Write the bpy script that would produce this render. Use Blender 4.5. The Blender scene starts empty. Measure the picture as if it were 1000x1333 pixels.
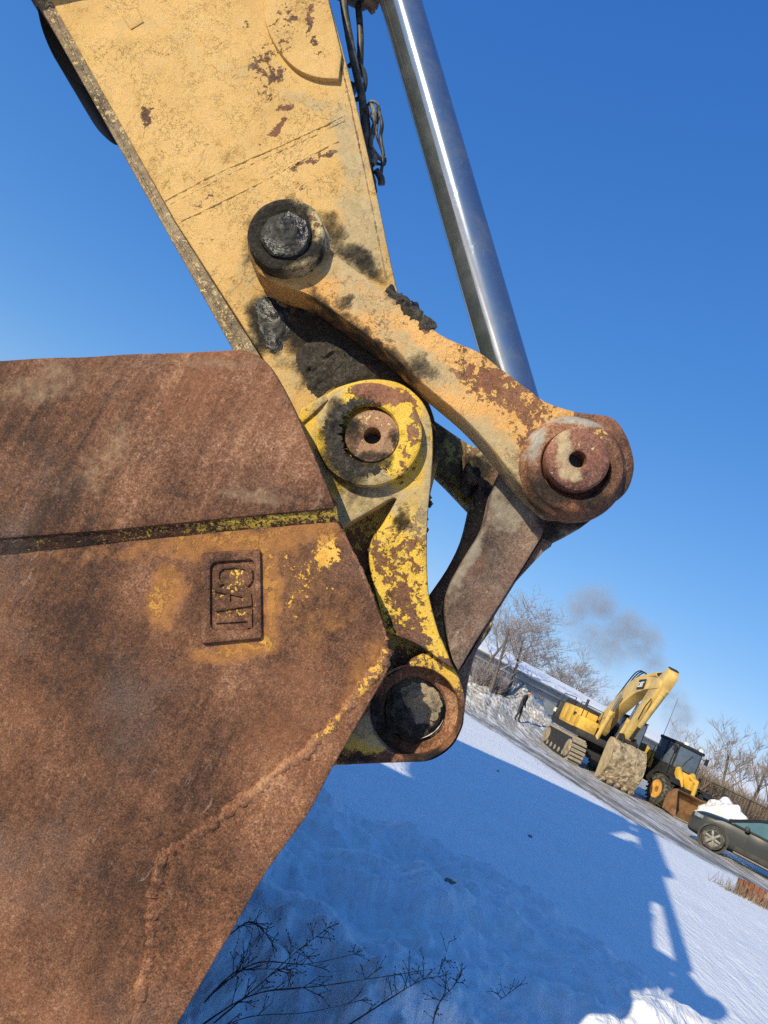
import bpy, bmesh, math, random
import numpy as np
from math import radians, sin, cos, pi, sqrt, tan, atan2
from mathutils import Vector, Matrix, Quaternion, noise as mnoise
from mathutils.geometry import delaunay_2d_cdt

random.seed(7)
rng = np.random.default_rng(11)
SC = bpy.context.scene
COL = SC.collection

# ------------------------------------------------------------------ camera, sky, sun, exposure
CAMH, PITCH, FPX = 1.65, radians(8.4), 925.0
RC, RS = cos(radians(26.0)), sin(radians(26.0))
SUN_AZ, SUN_EL = radians(40.7), radians(20.5)      # heading of the light, height of the sun

cam_d = bpy.data.cameras.new('camera')
cam = bpy.data.objects.new('camera', cam_d); COL.objects.link(cam)
Xr = Vector((1, 0, 0)); Fw = Vector((0, cos(PITCH), sin(PITCH))); Up = Vector((0, -sin(PITCH), cos(PITCH)))
cx = Xr * RC + Up * RS
cy = Xr * -RS + Up * RC
cz = -Fw
M = Matrix.Identity(4)
for i in range(3):
    M[i][0], M[i][1], M[i][2] = cx[i], cy[i], cz[i]
M[2][3] = CAMH
cam.matrix_world = M
cam_d.sensor_fit = 'HORIZONTAL'; cam_d.sensor_width = 36.0; cam_d.lens = 36.0 * FPX / 1000.0
cam_d.clip_start = 0.05; cam_d.clip_end = 20000
SC.camera = cam

world = bpy.data.worlds.new('World'); SC.world = world; world.use_nodes = True
wt = world.node_tree; wt.nodes.clear()
sky = wt.nodes.new('ShaderNodeTexSky'); sky.sky_type = 'NISHITA'; sky.sun_disc = False
sky.sun_elevation = SUN_EL; sky.sun_rotation = SUN_AZ + pi
sky.altitude = 900; sky.air_density = 1.0; sky.dust_density = 0.35; sky.ozone_density = 2.6
sp_ = wt.nodes.new('ShaderNodeSeparateColor'); cb_ = wt.nodes.new('ShaderNodeCombineColor')
bg = wt.nodes.new('ShaderNodeBackground'); bg.inputs['Strength'].default_value = 0.13
wo = wt.nodes.new('ShaderNodeOutputWorld')
for k, (gain, ex) in enumerate(((0.46, 1.05), (1.05, 0.69), (2.56, 0.42))):     # the phone's deep-blue rendering of a clear sky, one curve for the whole sky
    pw = wt.nodes.new('ShaderNodeMath'); pw.operation = 'POWER'; pw.inputs[1].default_value = ex
    ml = wt.nodes.new('ShaderNodeMath'); ml.operation = 'MULTIPLY'; ml.inputs[1].default_value = gain
    wt.links.new(sp_.outputs[k], pw.inputs[0]); wt.links.new(pw.outputs[0], ml.inputs[0]); wt.links.new(ml.outputs[0], cb_.inputs[k])
wt.links.new(sky.outputs[0], sp_.inputs[0]); wt.links.new(cb_.outputs[0], bg.inputs[0]); wt.links.new(bg.outputs[0], wo.inputs[0])

sun_d = bpy.data.lights.new('sun', 'SUN'); sun_d.energy = 5.0; sun_d.angle = radians(0.53); sun_d.color = (1.0, 0.90, 0.65)
sun = bpy.data.objects.new('sun', sun_d); COL.objects.link(sun)
SUND = Vector((cos(SUN_EL) * sin(SUN_AZ), cos(SUN_EL) * cos(SUN_AZ), -sin(SUN_EL)))
sun.rotation_euler = SUND.to_track_quat('-Z', 'Y').to_euler(); sun.location = (-20, -20, 30)
SC.view_settings.view_transform = 'Standard'; SC.view_settings.look = 'None'
SC.view_settings.exposure = 0.25; SC.view_settings.gamma = 1.0; SC.view_settings.use_curve_mapping = False
SC.cycles.use_denoising = False; SC.cycles.max_bounces = 6; SC.cycles.diffuse_bounces = 3; SC.cycles.volume_bounces = 1
SC.cycles.transparent_max_bounces = 8; SC.cycles.caustics_reflective = False; SC.cycles.caustics_refractive = False

# ------------------------------------------------------------------ survey helpers: sight lines measured in the photograph
AZ = radians(5.1)
CA, SA = cos(AZ), sin(AZ)
REF = 2.1
def ray(px, py):
    dx, dy = px - 500.0, py - 666.5
    a = dx * RC + dy * RS; b = dx * RS - dy * RC
    return Vector((a, FPX * cos(PITCH) - b * sin(PITCH), b * cos(PITCH) + FPX * sin(PITCH)))
def tdep(px, py, d):
    r = ray(px, py); return d / (r.x * SA + r.y * CA)
def UZ(px, py, d):                      # point of the plane at depth d, in the machine's frame (u, z)
    r = ray(px, py) * tdep(px, py, d)
    return (r.x * CA - r.y * SA, r.z + CAMH)
def P3(px, py, d):
    u, z = UZ(px, py, d); return Vector((u, d - REF, z))
def G(px, py, h=0.0):                   # point of the ground (height h) on a sight line
    r = ray(px, py); t = (h - CAMH) / r.z
    return Vector((r.x * t, r.y * t, h))
def AT(px, py, Y):                      # point on a sight line at forward distance Y
    r = ray(px, py); t = Y / r.y
    return Vector((r.x * t, Y, r.z * t + CAMH))

# ------------------------------------------------------------------ objects
def tag(o, label=None, cat=None, group=None, kind=None):
    if label: o['label'] = label
    if cat: o['category'] = cat
    if group: o['group'] = group
    if kind: o['kind'] = kind
    return o
def empty(name, loc=(0, 0, 0), rz=0.0):
    o = bpy.data.objects.new(name, None); COL.objects.link(o)
    o.location = loc; o.rotation_euler = (0, 0, rz); o.empty_display_size = 0.2
    return o
def link(name, me, mat=None, parent=None, angle=35, loc=None):
    o = bpy.data.objects.new(name, me); COL.objects.link(o)
    if mat is not None: me.materials.append(mat)
    if parent is not None: o.parent = parent
    if loc is not None: o.location = loc
    if angle:
        me.polygons.foreach_set('use_smooth', [True] * len(me.polygons))
        me.set_sharp_from_angle(angle=radians(angle))
    return o
def mesh_from(name, v, f):
    me = bpy.data.meshes.new(name); me.from_pydata([tuple(map(float, p)) for p in v], [], [list(map(int, q)) for q in f]); me.update()
    return me

# numpy value-noise
def _hash(ix, iy, seed):
    n = (ix.astype(np.int64) * 374761393 + iy.astype(np.int64) * 668265263 + seed * 974711) & 0x7fffffff
    n = (n ^ (n >> 13)) * 1274126177 & 0x7fffffff
    return ((n ^ (n >> 16)) & 0xffff) / 65535.0
def vnoise(x, y, seed=0):
    x = np.asarray(x, float); y = np.asarray(y, float)
    ix = np.floor(x); iy = np.floor(y); fx = x - ix; fy = y - iy
    fx = fx * fx * fx * (fx * (fx * 6 - 15) + 10); fy = fy * fy * fy * (fy * (fy * 6 - 15) + 10)
    a = _hash(ix, iy, seed); b = _hash(ix + 1, iy, seed); c = _hash(ix, iy + 1, seed); d = _hash(ix + 1, iy + 1, seed)
    return (a * (1 - fx) + b * fx) * (1 - fy) + (c * (1 - fx) + d * fx) * fy - 0.5
def fbm(x, y, seed=0, oct=4, gain=0.5):
    s = 0; a = 1.0
    for k in range(oct):
        s = s + a * vnoise(x * 2 ** k + 17.3 * k, y * 2 ** k - 9.1 * k, seed + k); a *= gain
    return s
def sstep(x, a, b):
    t = np.clip((x - a) / (b - a), 0, 1); return t * t * (3 - 2 * t)
def segdist(x, y, pts):
    """distance to a polyline, and the running length at the foot point"""
    best = np.full(np.shape(x), 1e9); run = np.zeros(np.shape(x)); side = np.zeros(np.shape(x)); acc = 0
    for (ax, ay), (bx, by) in zip(pts[:-1], pts[1:]):
        dx, dy = bx - ax, by - ay; l2 = dx * dx + dy * dy
        t = np.clip(((x - ax) * dx + (y - ay) * dy) / l2, 0, 1)
        d = np.hypot(x - ax - t * dx, y - ay - t * dy)
        m = d < best
        best = np.where(m, d, best); run = np.where(m, acc + t * sqrt(l2), run)
        side = np.where(m, np.sign(dx * (y - ay) - dy * (x - ax)), side)
        acc += sqrt(l2)
    return best, run, side

def catmull(pts, n=6, closed=True):
    """round a traced outline; points flagged with a third entry stay sharp corners"""
    out = []; N = len(pts)
    rngk = range(N) if closed else range(N - 1)
    for i in rngk:
        p0 = pts[(i - 1) % N] if closed or i > 0 else pts[i]
        p1 = pts[i]; p2 = pts[(i + 1) % N]
        p3 = pts[(i + 2) % N] if closed or i + 2 < N else p2
        s1, s2 = len(p1) > 2, len(p2) > 2
        if s1 and s2: ns = 1
        else: ns = n
        a = np.array(p1[:2], float); b = np.array(p2[:2], float)
        m1 = (b - a) * 0.5 if s1 else (b - np.array(p0[:2], float)) * 0.5
        m2 = (b - a) * 0.5 if s2 else (np.array(p3[:2], float) - a) * 0.5
        L = np.linalg.norm(b - a)
        for m in (m1, m2):
            lm = np.linalg.norm(m)
            if lm > L: m *= L / lm
        for k in range(ns):
            t = k / ns
            out.append(tuple((2 * t**3 - 3 * t**2 + 1) * a + (t**3 - 2 * t**2 + t) * m1 + (-2 * t**3 + 3 * t**2) * b + (t**3 - t**2) * m2))
    if not closed: out.append(tuple(map(float, pts[-1][:2])))
    return out
def resample(pts, h, closed=True):
    P = [np.array(p, float) for p in pts]; out = []
    N = len(P)
    for i in range(N if closed else N - 1):
        a, b = P[i], P[(i + 1) % N]; n = max(1, int(round(np.linalg.norm(b - a) / h)))
        for k in range(n): out.append(a + (b - a) * k / n)
    if not closed: out.append(P[-1])
    # drop points that crowd together
    res = [out[0]]
    for p in out[1:]:
        if np.linalg.norm(p - res[-1]) > h * 0.3: res.append(p)
    if closed and np.linalg.norm(res[0] - res[-1]) < h * 0.3: res.pop()
    return np.array(res)
def area2(p): return 0.5 * np.sum(p[:, 0] * np.roll(p[:, 1], -1) - np.roll(p[:, 0], -1) * p[:, 1])
def inset(p, b):
    t1 = np.roll(p, -1, 0) - p; t0 = p - np.roll(p, 1, 0)
    t1 /= np.linalg.norm(t1, axis=1)[:, None] + 1e-12; t0 /= np.linalg.norm(t0, axis=1)[:, None] + 1e-12
    n = np.stack([-(t0 + t1)[:, 1], (t0 + t1)[:, 0]], 1); n /= np.linalg.norm(n, axis=1)[:, None] + 1e-12
    return p + n * b
def inside(x, y, poly):
    c = np.zeros(np.shape(x), bool); n = len(poly); j = n - 1
    for i in range(n):
        xi, yi = poly[i]; xj, yj = poly[j]
        if yi != yj:
            m = ((yi > y) != (yj > y)) & (x < (xj - xi) * (y - yi) / (yj - yi) + xi); c ^= m
        j = i
    return c
def fill(loops, h):
    """triangles of a region with holes, with a jittered grid of inner points"""
    outer = loops[0]; V = []; E = []
    for lp in loops:
        s = len(V); V += [tuple(p) for p in lp]; E += [(s + i, s + (i + 1) % len(lp)) for i in range(len(lp))]
    nb = len(V)
    if h:
        x0, z0 = outer.min(0); x1, z1 = outer.max(0)
        gx, gz = np.meshgrid(np.arange(x0, x1, h), np.arange(z0, z1, h * 0.87))
        gx = gx + (np.arange(gx.shape[0]) % 2)[:, None] * h * 0.5
        gx = gx + rng.uniform(-.12, .12, gx.shape) * h; gz = gz + rng.uniform(-.12, .12, gz.shape) * h
        gx, gz = gx.ravel(), gz.ravel()
        ok = inside(gx, gz, outer)
        for lp in loops[1:]: ok &= ~inside(gx, gz, lp)
        gx, gz = gx[ok], gz[ok]
        allb = np.concatenate(loops)
        keep = np.ones(len(gx), bool)
        for i in range(0, len(gx), 4000):
            d = np.min(np.hypot(gx[i:i + 4000, None] - allb[None, :, 0], gz[i:i + 4000, None] - allb[None, :, 1]), 1)
            keep[i:i + 4000] = d > h * 0.6
        V += list(zip(gx[keep], gz[keep]))
    r = delaunay_2d_cdt([Vector(p) for p in V], E, [], 1 if len(loops) == 1 else 0, 1e-7)
    vo = np.array([(p.x, p.y) for p in r[0]]); fo = np.array([list(f) for f in r[2]])
    c = vo[fo].mean(1)
    ok = inside(c[:, 0], c[:, 1], outer)
    for lp in loops[1:]: ok &= ~inside(c[:, 0], c[:, 1], lp)
    return vo, fo[ok]

def plate(name, px, d, th, mat, parent, holes=(), bevel=0.006, h=0.02, relief=None, sm=5, label=None, tilt=None):
    """a plate cut to an outline surveyed in the photograph, standing at its own depth d with real thickness th"""
    loops = []
    for k, lp in enumerate([px] + list(holes)):
        q = catmull(lp, sm) if sm > 1 else [p[:2] for p in lp]
        q = np.array([UZ(p[0], p[1], d) for p in q])
        q = resample(q, h * 1.0)
        if (area2(q) < 0) != (k > 0): q = q[::-1]
        loops.append(q)
    fr = [inset(q, bevel) for q in loops]
    vo, fo = fill(fr, h)
    y0 = d - REF
    yf = np.zeros(len(vo))
    if relief is not None:
        allb = np.concatenate(fr)
        db = np.empty(len(vo))
        for i in range(0, len(vo), 4000):
            db[i:i + 4000] = np.min(np.hypot(vo[i:i + 4000, None, 0] - allb[None, :, 0], vo[i:i + 4000, None, 1] - allb[None, :, 1]), 1)
        yf = relief(vo[:, 0], vo[:, 1]) * sstep(db, 0, 0.02)
    def dep(u, z): return 0.0 if tilt is None else tilt(u, z)
    V = [(x, y0 + yy + dep(x, z), z) for (x, z), yy in zip(vo, yf)]; Fc = [tuple(f) for f in fo]
    # index of each front loop point among filled verts
    for f_, q in zip(fr, loops):
        idx = [int(np.argmin((vo[:, 0] - p[0])**2 + (vo[:, 1] - p[1])**2)) for p in f_]
        n = len(q); prev = idx
        mid = inset(q, bevel * 0.3)
        rings = [(mid, y0 + bevel * 0.3), (q, y0 + bevel), (q, y0 + th)]
        for rp, yy in rings:
            s = len(V); V += [(p[0], yy + dep(p[0], p[1]), p[1]) for p in rp]
            cur = list(range(s, s + n))
            for i in range(n):
                j = (i + 1) % n
                Fc.append((prev[j], prev[i], cur[i], cur[j]))
            prev = cur
    vb, fb = fill(loops, None)
    s = len(V); V += [(x, y0 + th + dep(x, z), z) for x, z in vb]; Fc += [tuple(s + i for i in f[::-1]) for f in fb]
    me = mesh_from(name, V, Fc)
    bm = bmesh.new(); bm.from_mesh(me); bmesh.ops.remove_doubles(bm, verts=bm.verts, dist=1e-5)
    bmesh.ops.recalc_face_normals(bm, faces=bm.faces); bm.to_mesh(me); bm.free()
    o = link(name, me, mat, parent, 38)
    if label: o['label'] = label
    return o

def lathe(name, px, py, d, prof, mat, parent, seg=56, wob=0.0, sub=1, label=None):
    """ring or pin turned about the pin axis; prof = [(radius in photo pixels at depth d, depth offset in m)]"""
    u, z = UZ(px, py, d); k = tdep(px, py, d)
    return lathe_m(name, u, d - REF, z, [(r * k, w) for r, w in prof], mat, parent, seg, wob, sub, label)
def lathe_m(name, u, y, z, prof, mat, parent, seg=56, wob=0.0, sub=1, label=None):
    if sub > 1:
        q = []
        for (a, b) in zip(prof[:-1], prof[1:]):
            q += [(a[0] + (b[0] - a[0]) * i / sub, a[1] + (b[1] - a[1]) * i / sub) for i in range(sub)]
        prof = q + [prof[-1]]
    V = []; Fc = []; n = seg; prev = None
    for (r, w) in prof:
        if r < 1e-6:
            V.append((u, y + w, z)); cur = [len(V) - 1] * n
        else:
            s = len(V)
            for i in range(n):
                a = 2 * pi * i / n
                rr = r; ww = w
                if wob:
                    nn = mnoise.noise(Vector((cos(a) * r * 30 + u * 9, w * 40, sin(a) * r * 30 + z * 7)))
                    rr += nn * wob; ww += wob * mnoise.noise(Vector((cos(a) * r * 45, 5 + w * 40, sin(a) * r * 45)))
                V.append((u + cos(a) * rr, y + ww, z + sin(a) * rr))
            cur = list(range(s, s + n))
        if prev is not None:
            for i in range(n):
                j = (i + 1) % n
                q = [prev[i], prev[j], cur[j], cur[i]]
                q2 = []
                for t in q:
                    if t not in q2: q2.append(t)
                if len(q2) >= 3: Fc.append(q2)
        prev = cur
    me = mesh_from(name, V, Fc)
    bm = bmesh.new(); bm.from_mesh(me); bmesh.ops.recalc_face_normals(bm, faces=bm.faces); bm.to_mesh(me); bm.free()
    o = link(name, me, mat, parent, 40)
    if label: o['label'] = label
    return o
def sweep(pts, rad, seg=8, wob=0.0, cap=True):
    """tube through 3-D points; returns verts, faces"""
    V = []; Fc = []; n = len(pts); pts = [Vector(p) for p in pts]
    rads = rad if hasattr(rad, '__len__') else [rad] * n
    ref = None
    for i in range(n):
        t = (pts[min(i + 1, n - 1)] - pts[max(i - 1, 0)])
        if t.length < 1e-9: t = Vector((0, 0, 1))
        t.normalize()
        if ref is None: ref = t.orthogonal().normalized()
        ref = (ref - t * ref.dot(t))
        if ref.length < 1e-6: ref = t.orthogonal()
        ref.normalize(); b = t.cross(ref)
        for k in range(seg):
            a = 2 * pi * k / seg; r = rads[i]
            p = pts[i] + (ref * cos(a) + b * sin(a)) * r
            if wob: p += (ref * cos(a) + b * sin(a)) * wob * mnoise.noise(p * 40)
            V.append(p)
    for i in range(n - 1):
        for k in range(seg):
            j = (k + 1) % seg
            Fc.append((i * seg + k, i * seg + j, (i + 1) * seg + j, (i + 1) * seg + k))
    if cap and seg > 2:
        Fc.append(tuple(range(seg - 1, -1, -1))); Fc.append(tuple((n - 1) * seg + k for k in range(seg)))
    return V, Fc
def smooth3(pts, n=6):
    out = []; N = len(pts); P = [Vector(p) for p in pts]
    for i in range(N - 1):
        p0 = P[max(i - 1, 0)]; p1 = P[i]; p2 = P[i + 1]; p3 = P[min(i + 2, N - 1)]
        for k in range(n):
            t = k / n
            out.append(0.5 * ((2 * p1) + (p2 - p0) * t + (2 * p0 - 5 * p1 + 4 * p2 - p3) * t * t + (3 * p1 - p0 - 3 * p2 + p3) * t**3))
    out.append(P[-1]); return out
class MB:
    """collects solids into one mesh"""
    def __init__(s): s.v = []; s.f = []
    def add(s, V, Fc, M=None):
        b = len(s.v)
        s.v += [tuple(M @ Vector(p)) if M else tuple(p) for p in V]; s.f += [tuple(b + i for i in q) for q in Fc]; return s
    def box(s, c, d, rot=None, bev=0.0, taper=None):
        x, y, z = d[0] / 2, d[1] / 2, d[2] / 2
        bm = bmesh.new()
        bmesh.ops.create_cube(bm, size=1.0)
        for v in bm.verts:
            k = 1.0
            if taper and v.co.z > 0: k = taper
            v.co = Vector((v.co.x * d[0] * k, v.co.y * d[1] * k, v.co.z * d[2]))
        if bev: bmesh.ops.bevel(bm, geom=list(bm.edges), offset=bev, segments=2, affect='EDGES', profile=0.5)
        M = Matrix.Translation(Vector(c))
        if rot is not None: M = M @ rot.to_4x4()
        bm.verts.ensure_lookup_table()
        s.add([v.co.copy() for v in bm.verts], [[v.index for v in f.verts] for f in bm.faces], M); bm.free(); return s
    def prism(s, poly, a, b, axis='x', bev=0.0):
        """poly in the plane across 'axis', pushed from a to b"""
        n = len(poly)
        def mk(p, t):
            return {'x': (t, p[0], p[1]), 'y': (p[0], t, p[1]), 'z': (p[0], p[1], t)}[axis]
        bm = bmesh.new()
        v0 = [bm.verts.new(mk(p, a)) for p in poly]; v1 = [bm.verts.new(mk(p, b)) for p in poly]
        bm.faces.new(v0); bm.faces.new(v1[::-1])
        for i in range(n): bm.faces.new((v0[i], v1[i], v1[(i + 1) % n], v0[(i + 1) % n]))
        bmesh.ops.recalc_face_normals(bm, faces=bm.faces)
        if bev: bmesh.ops.bevel(bm, geom=list(bm.edges), offset=bev, segments=2, affect='EDGES', profile=0.5)
        bm.verts.index_update()
        s.add([v.co.copy() for v in bm.verts], [[v.index for v in f.verts] for f in bm.faces]); bm.free(); return s
    def cyl(s, p0, p1, r0, r1=None, seg=16):
        r1 = r0 if r1 is None else r1
        V, Fc = sweep([p0, p1], [r0, r1], seg); return s.add(V, Fc)
    def tube(s, pts, r, seg=6, wob=0.0):
        V, Fc = sweep(pts, r, seg, wob); return s.add(V, Fc)
    def ring(s, c, axis, prof, seg=24, cap=True):
        """turned profile [(radius, along)] about an axis through c"""
        ax = Vector(axis).normalized(); e1 = ax.orthogonal().normalized(); e2 = ax.cross(e1); c = Vector(c)
        V = []; Fc = []; n = len(prof)
        for (r, w) in prof:
            for i in range(seg):
                a = 2 * pi * i / seg; V.append(c + ax * w + (e1 * cos(a) + e2 * sin(a)) * r)
        for k in range(n - 1):
            for i in range(seg):
                j = (i + 1) % seg; Fc.append((k * seg + i, k * seg + j, (k + 1) * seg + j, (k + 1) * seg + i))
        if cap and prof[0][0] > 1e-4: Fc.append(tuple(range(seg - 1, -1, -1)))
        if cap and prof[-1][0] > 1e-4: Fc.append(tuple((n - 1) * seg + i for i in range(seg)))
        return s.add(V, Fc)
    def ball(s, c, r, seg=12, nz=0.0, freq=2.0):
        bm = bmesh.new(); bmesh.ops.create_icosphere(bm, subdivisions=seg, radius=1.0)
        V = []
        for v in bm.verts:
            k = 1 + nz * mnoise.fractal(v.co * freq + Vector(c) * 3.1, 1.0, 2.0, 4)
            V.append(Vector(c) + Vector((v.co.x * r[0], v.co.y * r[1], v.co.z * r[2])) * k)
        s.add(V, [[v.index for v in f.verts] for f in bm.faces]); bm.free(); return s
    def build(s, name, mat, parent=None, angle=35, loc=None):
        me = mesh_from(name, s.v, s.f)
        bm = bmesh.new(); bm.from_mesh(me); bmesh.ops.recalc_face_normals(bm, faces=bm.faces); bm.to_mesh(me); bm.free()
        return link(name, me, mat, parent, angle, loc)

# ------------------------------------------------------------------ materials
class N:
    def __init__(s, name):
        s.mat = bpy.data.materials.new(name); s.mat.use_nodes = True; s.t = s.mat.node_tree; s.t.nodes.clear()
        s.out = s.t.nodes.new('ShaderNodeOutputMaterial')
    def set(s, sock, v):
        if isinstance(v, bpy.types.NodeSocket): s.t.links.new(v, sock)
        elif v is not None:
            if hasattr(sock, 'default_value') and hasattr(sock.default_value, '__len__'):
                v = tuple(v); n = len(sock.default_value); v = v + (1.0,) * (n - len(v)); sock.default_value = v[:n]
            else: sock.default_value = v
    def nd(s, ty, ins=(), **kw):
        n = s.t.nodes.new(ty)
        for k, v in kw.items(): setattr(n, k, v)
        for k, v in (ins.items() if isinstance(ins, dict) else enumerate(ins)): s.set(n.inputs[k], v)
        return n
    def coord(s, which='Object'):
        return s.nd('ShaderNodeTexCoord').outputs[which]
    def m(s, op, a, b=None, c=None, clamp=False):
        n = s.nd('ShaderNodeMath', operation=op, use_clamp=clamp); s.set(n.inputs[0], a)
        if b is not None: s.set(n.inputs[1], b)
        if c is not None: s.set(n.inputs[2], c)
        return n.outputs[0]
    def vm(s, op, a, b=None, scale=None):
        n = s.nd('ShaderNodeVectorMath', operation=op); s.set(n.inputs[0], a)
        if b is not None: s.set(n.inputs[1], b)
        if scale is not None: s.set(n.inputs['Scale'], scale)
        return n.outputs['Value'] if op in ('LENGTH', 'DOT_PRODUCT', 'DISTANCE') else n.outputs[0]
    def mapping(s, vec, loc=(0, 0, 0), rot=(0, 0, 0), sc=(1, 1, 1), ty='POINT'):
        return s.nd('ShaderNodeMapping', {'Vector': vec, 'Location': loc, 'Rotation': rot, 'Scale': sc}, vector_type=ty).outputs[0]
    def noise(s, vec, scale, detail=3.0, rough=0.55, dist=0.0, col=False):
        n = s.nd('ShaderNodeTexNoise', {'Vector': vec, 'Scale': scale, 'Detail': detail, 'Roughness': rough, 'Distortion': dist})
        return n.outputs['Color' if col else 0]
    def voro(s, vec, scale, feature='F1'):
        return s.nd('ShaderNodeTexVoronoi', {'Vector': vec, 'Scale': scale}, feature=feature).outputs[0]
    def mr(s, x, a, b, c=0.0, d=1.0, smooth=True):
        return s.nd('ShaderNodeMapRange', {0: x, 1: a, 2: b, 3: c, 4: d}, interpolation_type='SMOOTHSTEP' if smooth else 'LINEAR').outputs[0]
    def mix(s, f, a, b, blend='MIX'):
        n = s.nd('ShaderNodeMix', data_type='RGBA', blend_type=blend); s.set(n.inputs[0], f); s.set(n.inputs[6], a); s.set(n.inputs[7], b)
        return n.outputs[2]
    def ramp(s, x, stops):
        n = s.nd('ShaderNodeValToRGB', [x]); e = n.color_ramp.elements
        while len(e) < len(stops): e.new(0.5)
        for el, (p, c) in zip(e, stops): el.position = p; el.color = tuple(c) + (1.0,) * (4 - len(c))
        return n.outputs[0]
    def bsdf(s, col, rough=0.6, metal=0.0, height=None, bump=0.01, strength=1.0, spec=None, **kw):
        b = s.nd('ShaderNodeBsdfPrincipled'); s.set(b.inputs['Base Color'], col); s.set(b.inputs['Roughness'], rough); s.set(b.inputs['Metallic'], metal)
        if spec is not None: s.set(b.inputs['Specular IOR Level'], spec)
        for k, v in kw.items(): s.set(b.inputs[k], v)
        if height is not None:
            bp = s.nd('ShaderNodeBump', {'Height': height, 'Distance': bump, 'Strength': strength}); s.t.links.new(bp.outputs[0], b.inputs['Normal'])
        s.t.links.new(b.outputs[0], s.out.inputs[0]); s.b = b
        return s.mat
    def field(s, vec, blobs, d):
        """soft patches centred where the photograph shows them, each (px, py, rx, ry, angle, strength)"""
        tot = None
        for (px, py, rx, ry, an, st) in blobs:
            u, z = UZ(px, py, d); k = tdep(px, py, d)
            # image angle to plane angle: the picture is rolled by 26 degrees
            a = -radians(an) + radians(26.0)
            q = s.mapping(vec, (u, 0, z), (0, -a, 0), (rx * k, 1e4, ry * k), 'TEXTURE')
            v = s.m('MULTIPLY', s.mr(s.vm('LENGTH', q), 1.35, 0.3), st)
            tot = v if tot is None else s.m('MAXIMUM', tot, v)
        return tot
def simple(name, col, rough=0.6, metal=0.0, var=0.25, scale=8.0, bump=0.0, spec=None, dirt=None):
    n = N(name); c = n.coord(); f = n.noise(c, scale, 4, 0.6)
    dark = tuple(x * (1 - var) for x in col); lite = tuple(min(1, x * (1 + var)) for x in col)
    cc = n.ramp(f, [(0.3, dark), (0.7, lite)])
    if dirt:
        g = n.mr(n.noise(c, scale * 0.6, 6, 0.65), 0.5, 0.62); cc = n.mix(n.m('MULTIPLY', g, dirt[1]), cc, dirt[0])
    return n.bsdf(cc, rough, metal, f if bump else None, bump, 1.0, spec)
RUST = [(0.25, (0.040, 0.020, 0.014)), (0.45, (0.105, 0.046, 0.028)), (0.6, (0.17, 0.072, 0.042)), (0.8, (0.27, 0.125, 0.068))]
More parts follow.
